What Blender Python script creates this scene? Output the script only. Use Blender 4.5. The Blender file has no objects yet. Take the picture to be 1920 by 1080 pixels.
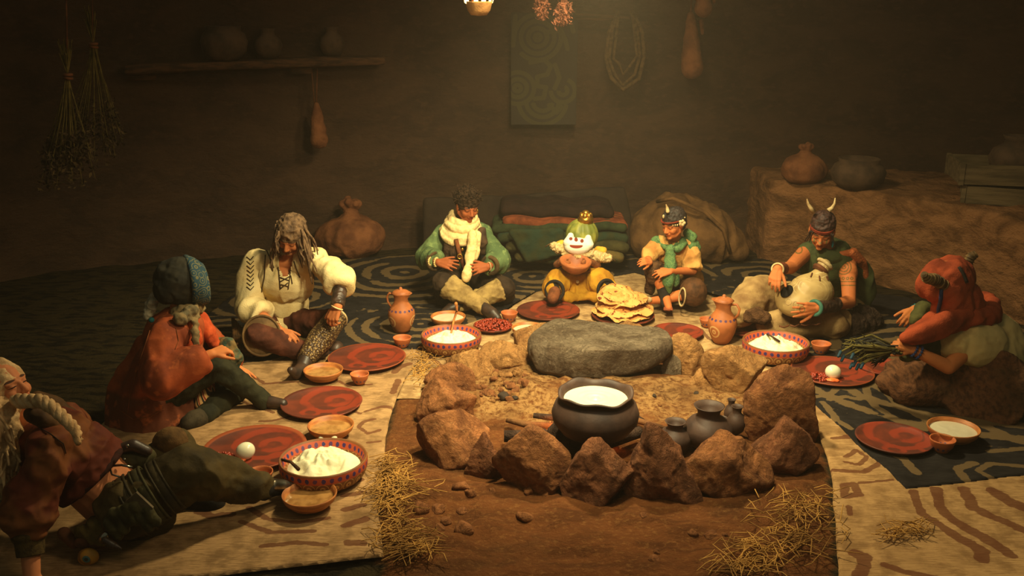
import bpy, bmesh, math, random
import numpy as np
from mathutils import Vector, Matrix
from mathutils.bvhtree import BVHTree
C = bpy.context.scene.collection
SC = bpy.context.scene
F = 1800.0; PT = math.atan(540/1800.0); K = 1.2; H = 1.8*K
cP, sP = math.cos(PT), math.sin(PT)
PI = math.pi
def ray(px, py):
    u = (px-960)/F; v = (540-py)/F
    return np.array((u, cP+v*sP, -sP+v*cP))
def G(px, py, z=0.0):            # point of height z (metres) seen at a pixel
    d = ray(px, py); t = (z-H)/d[2]
    return np.array((d[0]*t, d[1]*t, z))
def X(px, py, Y):                # point of depth Y*K seen at a pixel
    d = ray(px, py); t = Y*K/d[1]
    return np.array((d[0]*t, Y*K, H+d[2]*t))
def M(p):                        # metres per pixel at p
    q = np.array(p)-np.array((0, 0, H)); return (q[1]*cP-q[2]*sP)/F
def proj(P):                     # (n,3) -> pixels
    P = np.asarray(P, float); x = P[..., 0]; y = P[..., 1]; z = P[..., 2]-H
    dp = y*cP-z*sP; v = y*sP+z*cP
    return np.stack((960+F*x/dp, 540-F*v/dp), -1)
def V3(*a): return np.array(a, float)
def nrm(v): v = np.asarray(v, float); return v/(np.linalg.norm(v)+1e-9)
def lerp(a, b, t): return np.asarray(a)*(1-t)+np.asarray(b)*t
# ---------- numpy noise ----------
def _h(ix, iy, iz, s):
    n = (ix.astype(np.int64)*374761393+iy.astype(np.int64)*668265263+iz.astype(np.int64)*2147483647+s*974634777) & 0xffffffff
    n = ((n ^ (n >> 13))*1274126177) & 0xffffffff
    n = (n ^ (n >> 16)) & 0xffff
    return n/32767.5-1.0
def vn(P, s=0):
    P = np.asarray(P, float)+1000.0
    i = np.floor(P).astype(np.int64); f = P-i; f = f*f*(3-2*f)
    o = 0
    for a in (0, 1):
        wa = f[:, 0] if a else 1-f[:, 0]
        for b in (0, 1):
            wb = f[:, 1] if b else 1-f[:, 1]
            for c in (0, 1):
                wc = f[:, 2] if c else 1-f[:, 2]
                o = o+wa*wb*wc*_h(i[:, 0]+a, i[:, 1]+b, i[:, 2]+c, s)
    return o
def fbm(P, sc, octv=3, s=0):
    P = np.asarray(P, float); o = 0; a = 1.0
    for k in range(octv):
        o = o+a*vn(P*sc*(2.03**k), s+k*7); a *= .5
    return o
# ---------- shader expressions ----------
class Ex:
    def __init__(s, nt, sock): s.nt = nt; s.s = sock
    def _m(s, op, *o, clamp=False):
        n = s.nt.nodes.new('ShaderNodeMath'); n.operation = op; n.use_clamp = clamp
        for i, q in enumerate((s,)+o):
            if isinstance(q, Ex): s.nt.links.new(q.s, n.inputs[i])
            else: n.inputs[i].default_value = float(q)
        return Ex(s.nt, n.outputs[0])
    def __add__(s, o): return s._m('ADD', o)
    __radd__ = __add__
    def __sub__(s, o): return s._m('SUBTRACT', o)
    def __rsub__(s, o): return (s*-1)+o
    def __mul__(s, o): return s._m('MULTIPLY', o)
    __rmul__ = __mul__
    def __truediv__(s, o): return s._m('DIVIDE', o)
    def sin(s): return s._m('SINE')
    def sqrt(s): return s._m('SQRT')
    def abs(s): return s._m('ABSOLUTE')
    def fr(s): return s._m('FRACT')
    def fl(s): return s._m('FLOOR')
    def atan2(s, o): return s._m('ARCTAN2', o)
    def mx(s, o): return s._m('MAXIMUM', o)
    def mn(s, o): return s._m('MINIMUM', o)
    def c01(s): return s._m('ADD', 0.0, clamp=True)
    def ss(s, a, b):      # smoothstep a..b (a may exceed b)
        n = s.nt.nodes.new('ShaderNodeMapRange'); n.interpolation_type = 'SMOOTHSTEP'
        s.nt.links.new(s.s, n.inputs[0])
        if a < b: n.inputs[1].default_value = a; n.inputs[2].default_value = b
        else: n.inputs[1].default_value = b; n.inputs[2].default_value = a; n.inputs[3].default_value = 1; n.inputs[4].default_value = 0
        return Ex(s.nt, n.outputs[0])
class Mat:
    def __init__(m, name, col=(.5, .5, .5), rough=.8, metal=0, spec=.3):
        m.mat = bpy.data.materials.new(name); m.mat.use_nodes = True
        m.nt = m.mat.node_tree; m.b = m.nt.nodes['Principled BSDF']
        m.b.inputs['Roughness'].default_value = rough; m.b.inputs['Metallic'].default_value = metal
        m.b.inputs['Specular IOR Level'].default_value = spec
        m.c = None; m.base = col; m.h = None
    def coord(m, attr=None, kind='Object'):
        if attr:
            n = m.nt.nodes.new('ShaderNodeAttribute'); n.attribute_name = attr; m.v = n.outputs['Vector']; m.fac = Ex(m.nt, n.outputs['Fac'])
        else:
            n = m.nt.nodes.new('ShaderNodeTexCoord'); m.v = n.outputs[kind]
        x = m.nt.nodes.new('ShaderNodeSeparateXYZ'); m.nt.links.new(m.v, x.inputs[0])
        m.x, m.y, m.z = [Ex(m.nt, x.outputs[i]) for i in range(3)]
        return m.x, m.y, m.z
    def noise(m, scale, detail=3, stretch=None, rough=.55, dist=0):
        if not hasattr(m, 'v'): m.coord()
        v = m.v
        if stretch:
            q = m.nt.nodes.new('ShaderNodeMapping'); q.inputs['Scale'].default_value = stretch[:3]
            if len(stretch) > 3: q.inputs['Rotation'].default_value = (0, 0, stretch[3])
            m.nt.links.new(v, q.inputs[0]); v = q.outputs[0]
        n = m.nt.nodes.new('ShaderNodeTexNoise'); n.inputs['Scale'].default_value = scale; n.inputs['Detail'].default_value = detail
        n.inputs['Roughness'].default_value = rough; n.inputs['Distortion'].default_value = dist
        m.nt.links.new(v, n.inputs['Vector']); return Ex(m.nt, n.outputs['Fac'])
    def vor(m, scale, feat='F1', rnd=1.0):
        if not hasattr(m, 'v'): m.coord()
        n = m.nt.nodes.new('ShaderNodeTexVoronoi'); n.inputs['Scale'].default_value = scale; n.feature = feat
        n.inputs['Randomness'].default_value = rnd
        m.nt.links.new(m.v, n.inputs['Vector']); return Ex(m.nt, n.outputs['Distance'])
    def mix(m, fac, col):
        n = m.nt.nodes.new('ShaderNodeMix'); n.data_type = 'RGBA'
        if isinstance(fac, Ex): m.nt.links.new(fac.s, n.inputs[0])
        else: n.inputs[0].default_value = fac
        if m.c is None: n.inputs[6].default_value = (*m.base, 1)
        else: m.nt.links.new(m.c, n.inputs[6])
        if isinstance(col, tuple): n.inputs[7].default_value = (*col, 1)
        else: m.nt.links.new(col, n.inputs[7])
        m.c = n.outputs[2]; return m
    def bump(m, h, strength=.5, dist=.01):
        m.h = (h, strength, dist); return m
    def done(m):
        if m.c is None: m.b.inputs['Base Color'].default_value = (*m.base, 1)
        else: m.nt.links.new(m.c, m.b.inputs['Base Color'])
        if m.h:
            n = m.nt.nodes.new('ShaderNodeBump'); n.inputs['Strength'].default_value = m.h[1]; n.inputs['Distance'].default_value = m.h[2]
            m.nt.links.new(m.h[0].s, n.inputs['Height']); m.nt.links.new(n.outputs[0], m.b.inputs['Normal'])
        return m.mat
    def ell(m, c, r, soft=.25):   # soft ellipsoid mask in the current coords
        d = (((m.x-c[0])/r[0])*((m.x-c[0])/r[0]) + ((m.y-c[1])/r[1])*((m.y-c[1])/r[1]) + ((m.z-c[2])/r[2])*((m.z-c[2])/r[2]))
        return d.ss(1+soft, 1-soft)
def lin(r, g, b):
    f = lambda c: ((c/255+.055)/1.055)**2.4 if c > 10 else c/255/12.92
    return (f(r), f(g), f(b))
_mc = {}
def cm(name, c1, c2=None, sc=18, rough=.85, bs=.4, bd=.004, metal=0, spec=.12, bsc=None, stretch=None):
    if name in _mc: return _mc[name]
    m = Mat(name, c1, rough, metal, spec); n = m.noise(sc, 4, stretch)
    m.mix(n.ss(.35, .68), c2 if c2 else tuple(x*.6 for x in c1))
    n2 = m.noise(bsc or sc*4, 4, stretch)+m.noise(150, 2)*(.5 if rough > .75 else .0); m.bump(n2, bs*1.3, bd)
    _mc[name] = m.done(); return _mc[name]
# ---------- mesh helpers ----------
class Bm:
    def __init__(s): s.v = []; s.f = []; s.n = 0
    def add(s, v, f):
        v = np.asarray(v, float); s.v.append(v); s.f += [tuple(i+s.n for i in q) for q in f]; s.n += len(v); return s
    def verts(s): return np.concatenate(s.v) if s.v else np.zeros((0, 3))
    def tube(s, pts, rad, seg=10, caps=True, flat=None):
        pts = [np.asarray(p, float) for p in pts]; n = len(pts)
        if not hasattr(rad, '__len__'): rad = [rad]*n
        T = [nrm(pts[min(i+1, n-1)]-pts[max(i-1, 0)]) for i in range(n)]
        a = np.array((0, 0, 1.)) if abs(T[0][2]) < .9 else np.array((1., 0, 0))
        u = nrm(np.cross(T[0], a)); vs = []
        for i in range(n):
            u = nrm(u-T[i]*np.dot(u, T[i])); w = np.cross(T[i], u)
            for k in range(seg):
                t = 2*PI*k/seg; vs.append(pts[i]+rad[i]*(u*math.cos(t)+w*math.sin(t)))
        fs = [(i*seg+k, i*seg+(k+1) % seg, (i+1)*seg+(k+1) % seg, (i+1)*seg+k) for i in range(n-1) for k in range(seg)]
        if caps: fs += [tuple(range(seg))[::-1], tuple((n-1)*seg+k for k in range(seg))]
        return s.add(vs, fs)
    def cap(s, a, b, ra, rb, seg=18):   # capsule with rounded ends
        a = np.asarray(a, float); b = np.asarray(b, float); d = nrm(b-a); pts = []; rr = []
        for k in range(5):
            t = PI/2*(1-k/4); pts.append(a-d*ra*math.sin(t)); rr.append(max(ra*math.cos(t), ra*.02))
        for k in range(5):
            t = PI/2*k/4; pts.append(b+d*rb*math.sin(t)); rr.append(max(rb*math.cos(t), rb*.02))
        T = d; u = nrm(np.cross(T, V3(0, 0, 1) if abs(T[2]) < .9 else V3(1, 0, 0))); w = np.cross(T, u)
        vs = [p+r*(u*math.cos(2*PI*k/seg)+w*math.sin(2*PI*k/seg)) for p, r in zip(pts, rr) for k in range(seg)]
        n = len(pts)
        fs = [(i*seg+k, i*seg+(k+1) % seg, (i+1)*seg+(k+1) % seg, (i+1)*seg+k) for i in range(n-1) for k in range(seg)]
        fs += [tuple(range(seg))[::-1], tuple((n-1)*seg+k for k in range(seg))]
        return s.add(vs, fs)
    def chain(s, pts, rad):
        for i in range(len(pts)-1): s.cap(pts[i], pts[i+1], rad[i], rad[i+1])
        return s
    def flat(s, a, b, ra, rb, seg=24): return s.tube([a, lerp(a, b, .5), b], [ra, (ra+rb)/2, rb], seg)
    def ell(s, c, r, R=None, seg=20):
        vs = []; rings = seg//2; R = np.eye(3) if R is None else R
        for i in range(1, rings):
            t = PI*i/rings
            for k in range(seg):
                p = 2*PI*k/seg; vs.append(V3(r[0]*math.sin(t)*math.cos(p), r[1]*math.sin(t)*math.sin(p), r[2]*math.cos(t)))
        vs += [V3(0, 0, r[2]), V3(0, 0, -r[2])]
        N = (rings-1)*seg
        fs = [(i*seg+k, (i+1)*seg+k, (i+1)*seg+(k+1) % seg, i*seg+(k+1) % seg) for i in range(rings-2) for k in range(seg)]
        fs += [(N, k, (k+1) % seg) for k in range(seg)] + [(N+1, (rings-2)*seg+(k+1) % seg, (rings-2)*seg+k) for k in range(seg)]
        return s.add([np.asarray(c)+R @ q for q in vs], fs)
    def torus(s, c, ax, R, r, seg=28, ring=8, sy=1.0, u=None):
        ax = nrm(ax); u = nrm(np.cross(ax, V3(0, 0, 1) if abs(ax[2]) < .9 else V3(1, 0, 0))) if u is None else nrm(u); w = np.cross(ax, u)
        vs = []
        for i in range(seg):
            t = 2*PI*i/seg; d = u*math.cos(t)+w*math.sin(t)*sy
            for k in range(ring):
                p = 2*PI*k/ring; vs.append(np.asarray(c)+d*(R+r*math.cos(p))+ax*r*math.sin(p))
        fs = [(i*ring+k, ((i+1) % seg)*ring+k, ((i+1) % seg)*ring+(k+1) % ring, i*ring+(k+1) % ring) for i in range(seg) for k in range(ring)]
        return s.add(vs, fs)
    def box(s, c, r, R=None):
        R = np.eye(3) if R is None else R
        vs = [np.asarray(c)+R @ V3(a*r[0], b*r[1], d*r[2]) for a in (-1, 1) for b in (-1, 1) for d in (-1, 1)]
        return s.add(vs, [(0, 1, 3, 2), (4, 6, 7, 5), (0, 4, 5, 1), (2, 3, 7, 6), (0, 2, 6, 4), (1, 5, 7, 3)])
    def lathe(s, prof, c=(0, 0, 0), seg=40, wav=None):
        vs = []; c = np.asarray(c, float)
        for j, (r, z) in enumerate(prof):
            for k in range(seg):
                t = 2*PI*k/seg; rr, zz = r, z
                if wav: rr, zz = wav(r, z, t)
                vs.append(c+V3(rr*math.cos(t), rr*math.sin(t), zz))
        n = len(prof)
        fs = [(i*seg+k, i*seg+(k+1) % seg, (i+1)*seg+(k+1) % seg, (i+1)*seg+k) for i in range(n-1) for k in range(seg)]
        fs += [tuple(range(seg))[::-1], tuple((n-1)*seg+k for k in range(seg))]
        return s.add(vs, fs)
def rotm(fx, fz=None):        # rows->matrix whose columns are x,y,z axes
    return np.stack(fx, 1)
def mesh_of(name, v, f):
    me = bpy.data.meshes.new(name); me.from_pydata([tuple(map(float, q)) for q in v], [], f); me.update(); return me
def smooth(me):
    me.polygons.foreach_set('use_smooth', [True]*len(me.polygons)); me.update()
def link(name, me, mat, parent=None, loc=None, sm=True):
    o = bpy.data.objects.new(name, me); C.objects.link(o)
    if mat: me.materials.append(mat)
    if sm: smooth(me)
    if parent is not None:
        o.parent = parent
    if loc is not None: o.location = loc
    return o
def wloc(o):
    l = Vector((0, 0, 0))
    while o is not None: l = l+o.location; o = o.parent
    return np.array(l)
def emit(name, bm, mat, parent=None, sm=True, loc=None, origin=None):
    """world-space shape -> object whose origin is the parent's (or loc)"""
    v = bm.verts(); off = wloc(parent) if parent is not None else (np.asarray(origin) if origin is not None else (v.min(0)+v.max(0))/2*V3(1, 1, 0)+V3(0, 0, v[:, 2].min()))
    o = link(name, mesh_of(name, v-off, bm.f), mat, parent, None if parent is not None else off, sm)
    return o
def tag(o, label, cat, group=None, kind=None):
    if label: o['label'] = label
    if cat: o['category'] = cat
    if group: o['group'] = group
    if kind: o['kind'] = kind
    return o
def thing(name, label, cat, loc, group=None, rz=0):
    o = bpy.data.objects.new(name, None); C.objects.link(o); o.location = tuple(map(float, loc)); o.rotation_euler = (0, 0, rz); o.empty_display_size = .05
    return tag(o, label, cat, group)
def remesh(v, f, vox, it=4, fac=.5):
    me = mesh_of('t', v, f); o = bpy.data.objects.new('t', me); C.objects.link(o)
    m = o.modifiers.new('r', 'REMESH'); m.mode = 'VOXEL'; m.voxel_size = vox
    if it: q = o.modifiers.new('s', 'SMOOTH'); q.iterations = it; q.factor = fac
    dg = bpy.context.evaluated_depsgraph_get(); e = o.evaluated_get(dg)
    r = bpy.data.meshes.new_from_object(e, depsgraph=dg)
    bpy.data.objects.remove(o); bpy.data.meshes.remove(me); return r
def co(me):
    a = np.empty(len(me.vertices)*3); me.vertices.foreach_get('co', a); return a.reshape(-1, 3)
def nor(me):
    a = np.empty(len(me.vertices)*3); me.vertices.foreach_get('normal', a); return a.reshape(-1, 3)
def setco(me, c): me.vertices.foreach_set('co', np.ascontiguousarray(c, float).ravel()); me.update()
def inpoly(P, poly):
    x, y = P[:, 0], P[:, 1]; ins = np.zeros(len(P), bool); n = len(poly)
    for i in range(n):
        x1, y1 = poly[i]; x2, y2 = poly[(i+1) % n]
        c = ((y1 > y) != (y2 > y)) & (x < (x2-x1)*(y-y1)/((y2-y1) or 1e-9)+x1); ins ^= c
    return ins
def blob(name, bm, mat, parent, vox=.008, it=4, fold=0, fsc=9, seed=1, cut=None, fold_dir=None, sag=0, attr=None):
    """union of overlapping shapes as ONE continuous skin, then cloth folds"""
    off = wloc(parent); v = bm.verts()
    me = remesh(v, bm.f, vox, it); c = co(me)
    if fold:
        n = nor(me); q = c.copy()
        if fold_dir is not None:     # stretch the folds along a direction
            d = nrm(fold_dir); q = q-np.outer(q @ d, d)*.75
        w = fbm(q+.04*np.stack([vn(c*5, seed+k) for k in (1, 2, 3)], -1), fsc, 2, seed); w = 1-np.abs(w)*1.9; w2 = 1-2*np.abs(fbm(q, fsc*2.6, 2, seed+9))
        c = c+n*(fold*1.35*w+fold*.38*w2)[:, None]
    if cut is not None:
        n = nor(me); pp = proj(c); kill = np.zeros(len(c), bool)
        toc = V3(0, 0, H)-c; face = (n*toc).sum(1) > 0
        for poly in cut: kill |= inpoly(pp, poly) & face
        if kill.any():
            setco(me, c); b = bmesh.new(); b.from_mesh(me); b.verts.ensure_lookup_table()
            bmesh.ops.delete(b, geom=[b.verts[i] for i in np.nonzero(kill)[0]], context='VERTS'); b.to_mesh(me); b.free(); c = co(me)
    if attr: attr(me, c)
    setco(me, c-off)
    return link(name, me, mat, parent)
def bvh(o):
    me = o.data; off = wloc(o); return BVHTree.FromPolygons([tuple(np.array(v.co)+off) for v in me.vertices], [tuple(p.vertices) for p in me.polygons])
def hit(t, px, py, lift=.002):
    d = ray(px, py); L, n, i, dist = t.ray_cast(Vector((0, 0, H)), Vector(d).normalized())
    return None if L is None else np.array(L)+np.array(n)*lift
def stroke(name, t, pts, r, mat, parent, closed=False, lift=.003):
    """a cord or seam lying on a surface"""
    P = []
    for i in range(len(pts)-1):
        for k in range(4): P.append(lerp(pts[i], pts[i+1], k/4))
    P.append(pts[-1]); Q = [hit(t, *p, lift=lift) for p in P]; Q = [q for q in Q if q is not None]
    if len(Q) < 2: return None
    b = Bm(); b.tube(Q, r, 6); return emit(name, b, mat, parent)
# ================= camera, world, light =================
cam = bpy.data.objects.new('camera', bpy.data.cameras.new('camera')); C.objects.link(cam); SC.camera = cam
cam.location = (0, 0, H); cam.rotation_euler = (PI/2-PT, 0, 0)
cam.data.sensor_width = 36; cam.data.lens = 36*F/1920; cam.data.clip_start = .05
SC.view_settings.view_transform = 'Standard'; SC.view_settings.look = 'None'; SC.view_settings.exposure = 0; SC.view_settings.gamma = 1
w = bpy.data.worlds.new('ambient_fill'); SC.world = w; w.use_nodes = True  # even ambient fill, added to lift the shadows indoors
w.node_tree.nodes['Background'].inputs[0].default_value = (.50, .50, .34, 1); w.node_tree.nodes['Background'].inputs[1].default_value = .15
def light(name, kind, loc, energy, col, size=.1, target=None, **kw):
    l = bpy.data.lights.new(name, kind); l.energy = energy; l.color = col
    if kind in ('POINT', 'SPOT'): l.shadow_soft_size = size
    if kind == 'AREA': l.size = size
    for k, v in kw.items(): setattr(l, k, v)
    o = bpy.data.objects.new(name, l); C.objects.link(o); o.location = tuple(map(float, loc))
    if target is not None: o.rotation_euler = (Vector(tuple(map(float, target)))-o.location).to_track_quat('-Z', 'Y').to_euler()
    return o
light('key_lamp', 'SPOT', (.50, 5.35, 3.0), 520, (1, .84, .46), .14, target=(.48, 5.35, 0), spot_size=math.radians(158), spot_blend=1.0)
light('row_fill', 'SPOT', (.35, 3.8, 2.45), 640, (1, .86, .48), .2, target=(.15, 5.7, 0), spot_size=math.radians(100), spot_blend=1.0)  # added fill spot, aimed back to brighten the seated row's fronts
light('front_fill', 'POINT', (.7, 2.9, 2.5), 52, (1, .76, .42), .35)  # added unseen fill near the camera, brightens rock and figure fronts
light('rear_lamp', 'POINT', (.6, 7.0, 2.6), 5, (1, .70, .40), .3)
hz = bpy.data.materials.new('haze'); hz.use_nodes = True; nt = hz.node_tree; nt.nodes.remove(nt.nodes['Principled BSDF']); q = nt.nodes.new('ShaderNodeVolumeScatter')
q.inputs['Color'].default_value = (.95, .80, .58, 1); q.inputs['Density'].default_value = .0065; q.inputs['Anisotropy'].default_value = .2; nt.links.new(q.outputs[0], nt.nodes['Material Output'].inputs['Volume'])
b_ = Bm(); b_.box((0, 4.2, 1.7), (7.5, 6.2, 2.1)); hzo = link('smoke_haze', mesh_of('smoke_haze', b_.verts(), b_.f), hz, sm=False); tag(hzo, 'thin smoky haze filling the whole dim room', 'haze', kind='stuff')

# ================= floor =================
fire_c = G(1112, 800); ring_c = G(1130, 760)
m = Mat('dirt', lin(126, 76, 40), .95, 0, .1)
m.coord()
n = m.noise(5, 5, (1, 2.4, 1, .5), .62, .4); m.mix(n.ss(.38, .66), lin(98, 58, 30))
n3 = m.noise(38, 5, (1, 1.3, 1), .7); m.mix(n3.ss(.5, .7)*.4, lin(176, 126, 72))
n4 = m.noise(1.1, 3); m.mix(n4.ss(.52, .68)*.55, lin(92, 64, 38))
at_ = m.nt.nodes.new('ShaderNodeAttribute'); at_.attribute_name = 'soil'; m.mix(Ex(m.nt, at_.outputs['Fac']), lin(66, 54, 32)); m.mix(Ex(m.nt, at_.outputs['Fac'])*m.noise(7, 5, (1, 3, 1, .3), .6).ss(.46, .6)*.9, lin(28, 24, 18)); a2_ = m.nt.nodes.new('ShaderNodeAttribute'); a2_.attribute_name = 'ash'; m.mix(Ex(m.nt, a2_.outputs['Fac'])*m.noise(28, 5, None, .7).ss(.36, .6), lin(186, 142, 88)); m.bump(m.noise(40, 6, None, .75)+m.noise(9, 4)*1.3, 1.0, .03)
mdirt = m.done()
gx = np.arange(-6.2, 6.2, .035); gy = np.arange(1.5, 9.4, .035)
Xg, Yg = np.meshgrid(gx, gy); P = np.stack((Xg.ravel(), Yg.ravel(), np.zeros(Xg.size)), -1)
dr = np.hypot(P[:, 0]-ring_c[0], (P[:, 1]-ring_c[1])*1.0)
dark = 0; hgt = -.03+.012*fbm(P, 4, 3, 3)
inr = np.clip((1.15-dr)/.35, 0, 1); pit = G(1110, 720)
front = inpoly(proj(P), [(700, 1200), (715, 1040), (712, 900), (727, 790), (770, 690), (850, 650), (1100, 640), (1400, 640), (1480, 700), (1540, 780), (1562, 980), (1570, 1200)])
hgt = hgt+front*.02*(1+fbm(P, 9, 3, 5))*.6
ash = np.exp(-(((P[:, 0]-G(1010, 740)[0])/.45)**2+((P[:, 1]-G(1010, 735)[1])/.45)**2)); hgt += .07*ash*(1+.5*fbm(P, 10, 3, 8))
ash = np.exp(-(((P[:, 0]-G(1290, 740)[0])/.45)**2+((P[:, 1]-G(1290, 735)[1])/.35)**2)); hgt += .035*ash*(1+.5*fbm(P, 10, 3, 9))
inash = np.clip((inpoly(proj(P), [(850, 690), (1000, 690), (1230, 720), (1300, 690), (1440, 740), (1400, 800), (1250, 790), (1000, 800), (900, 790), (870, 740)])*1.0)*(.75+.5*fbm(P, 8, 3, 21)), 0, 1)
hgt = hgt+.006*(inash > .1)*fbm(P, 24, 2, 30); P[:, 2] = hgt
nx = len(gx); ny = len(gy); ii = np.arange((nx*(ny-1))).reshape(ny-1, nx)[:, :-1].ravel()
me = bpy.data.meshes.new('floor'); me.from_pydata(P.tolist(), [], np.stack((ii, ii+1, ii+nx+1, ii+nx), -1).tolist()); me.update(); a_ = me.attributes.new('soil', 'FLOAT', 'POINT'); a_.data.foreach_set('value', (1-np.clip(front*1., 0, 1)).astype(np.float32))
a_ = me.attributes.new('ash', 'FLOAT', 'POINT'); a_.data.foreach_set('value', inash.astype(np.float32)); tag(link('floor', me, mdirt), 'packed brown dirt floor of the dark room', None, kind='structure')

# ================= walls =================
m = Mat('mud_wall', lin(76, 55, 40), .95, 0, .1); m.coord()
n = m.noise(2.2, 5, (1, 1, 1.8), .6, .5); m.mix(n.ss(.35, .68), lin(60, 44, 33))
n = m.noise(12, 5, (1, 1, 2.2)); m.mix(n.ss(.5, .7)*.5, lin(86, 62, 44)); m.bump(m.noise(7, 6, (1, 1, 2), .65), .8, .04)
mwall = m.done()
def walls(pts, z1=3.2):
    pts = [V3(*p) for p in pts]; L = [0]
    for a, b in zip(pts, pts[1:]): L.append(L[-1]+np.linalg.norm(b-a))
    s = np.arange(0, L[-1], .06); zz = np.arange(-.08, z1, .06); path = np.stack([np.interp(s, L, [p[i] for p in pts]) for i in (0, 1)], -1)
    for _ in range(30): path[1:-1] = (path[:-2]+path[1:-1]*2+path[2:])/4
    T = np.gradient(path, axis=0); Nn = np.stack((T[:, 1], -T[:, 0]), -1); Nn /= np.linalg.norm(Nn, axis=1)[:, None]; k = len(zz)
    P = np.column_stack((np.repeat(path, k, 0), np.tile(zz, len(s)))); P[:, :2] += np.repeat(Nn, k, 0)*(.05*fbm(P, 1.3, 4, 3))[:, None]
    cuts = [0, int(np.argmin(abs(path[:, 0]+2.6)+(path[:, 1] < 8)*9)), int(np.argmin(abs(path[:, 0]-4.85)+(path[:, 1] < 7)*9)), len(s)-1]
    for (nm, lab), a, b in zip((('wall_left', 'dark mud wall on the left side'), ('wall_back', 'rough brown mud wall at the back of the room'), ('wall_right', 'dark mud wall above the ledge on the right')), cuts, cuts[1:]):
        Q = P[a*k:(b+1)*k]; i0 = (np.arange(b-a)[:, None]*k+np.arange(k-1)[None]).ravel(); tag(link(nm, mesh_of(nm, Q, np.stack((i0, i0+k, i0+k+1, i0+1), -1).tolist()), mwall), lab, None, kind='structure')
walls([(-5.4, 1.6), (-4.95, 5.2), (-4.5, 7.0), (-3.9, 7.75), (-2.6, 8.3), (-1.2, 8.5), (.6, 8.62), (1.7, 8.66), (2.6, 8.72), (4.2, 8.4), (4.88, 7.63), (5.3, 6.5), (5.6, 4.5), (5.7, 2.0)])

# ================= mud ledge (right) =================
b = Bm(); zt = .70
fr = [G(1432, 488), G(1500, 497), G(1640, 528), G(1780, 560), G(1915, 603), G(2080, 650)]
fr = [V3(p[0], p[1]+.04, 0) for p in fr]
pr = [V3(fr[0][0]+.0, 8.85, 0)]+fr+[V3(5.9, 4.6, 0), V3(6.0, 8.95, 0)]
import mathutils.geometry as mg
top = [p+V3(0, 0, zt) for p in pr]; n = len(pr)
b.add([p-V3(0, 0, .1) for p in pr]+top, [tuple(range(n, 2*n)), tuple(range(n))[::-1]]+[(i, (i+1) % n, n+(i+1) % n, n+i) for i in range(n)])
me = remesh(b.verts(), b.f, .035, 10, .5); c = co(me); c = c+nor(me)*(.022*fbm(c*V3(1, 1, 1.6), 5, 4, 12))[:, None]; setco(me, c)
m = Mat('mud_ledge', lin(150, 104, 66), .95, 0, .1); m.coord(); n_ = m.noise(4, 6, (1, 1, 1.8), .65, .7); m.mix(n_.ss(.38, .66), lin(104, 70, 42))
m.bump(m.noise(9, 6, (1, 1, 1.6), .7), 1.0, .05)
ledge = link('mud_ledge', me, m.done()); tag(ledge, 'long waist-high mud ledge built along the right wall', 'ledge', kind='structure'); ledge.name = 'trim_1'

# ================= rugs =================
def seg_d(P, pts):
    d = np.full(len(P), 9.)
    for a, b_ in zip(pts, pts[1:]):
        a = a[:2]; b_ = b_[:2]; ab = b_-a; t = np.clip(((P-a) @ ab)/max(ab @ ab, 1e-9), 0, 1); d = np.minimum(d, np.linalg.norm(P-a-t[:, None]*ab, axis=1))
    return d
def rug(name, poly_px, z, mat, paint, step=.012, label='', thick=.008, rough_edge=.01):
    poly = [G(*p)[:2] for p in poly_px]; q = []
    for i in range(len(poly)):
        a, b_ = poly[i], poly[(i+1) % len(poly)]; k = max(1, int(np.linalg.norm(b_-a)/.08))
        for j in range(k): q.append(lerp(a, b_, j/k))
    q = np.array(q); q += rough_edge*np.stack((vn(np.column_stack((q*6, q[:, 0]*0)), 3), vn(np.column_stack((q*6, q[:, 0]*0)), 4)), -1); poly = q
    lo, hi = poly.min(0)-step*2, poly.max(0)+step*2
    gx = np.arange(lo[0], hi[0], step); gy = np.arange(lo[1], hi[1], step); A, B = np.meshgrid(gx, gy); P = np.stack((A.ravel(), B.ravel()), -1)
    ins = inpoly(P, poly); nx, ny = len(gx), len(gy)
    ii = (np.arange(ny-1)[:, None]*nx+np.arange(nx-1)[None]).ravel(); fs = np.stack((ii, ii+1, ii+nx+1, ii+nx), -1)
    fs = fs[ins[fs].any(1)]; used = np.unique(fs); out = used[~ins[used]]
    Po = P[out]; best = np.full(len(Po), 9.); tgt = Po.copy()
    for a, b_ in zip(poly, np.roll(poly, -1, 0)):
        ab = b_-a; t = np.clip(((Po-a) @ ab)/max(ab @ ab, 1e-9), 0, 1); pr_ = a+t[:, None]*ab; d = np.linalg.norm(Po-pr_, axis=1); mk = d < best; best[mk] = d[mk]; tgt[mk] = pr_[mk]
    P[out] = tgt
    re = -np.ones(len(P), int); re[used] = np.arange(len(used)); P = P[used]; fs = re[fs]
    P3 = np.column_stack((P, z+.004*fbm(np.column_stack((P, P[:, 0]*0)), 3, 2, 4)))
    edge = np.zeros(len(used), bool); edge[re[out]] = True; P3[edge, 2] -= .012
    me = mesh_of(name, P3, fs.tolist()); at = me.attributes.new('pat', 'FLOAT', 'POINT'); at.data.foreach_set('value', paint(P).astype(np.float32))
    o = link(name, me, mat); return tag(o, label, 'rug')
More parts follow.
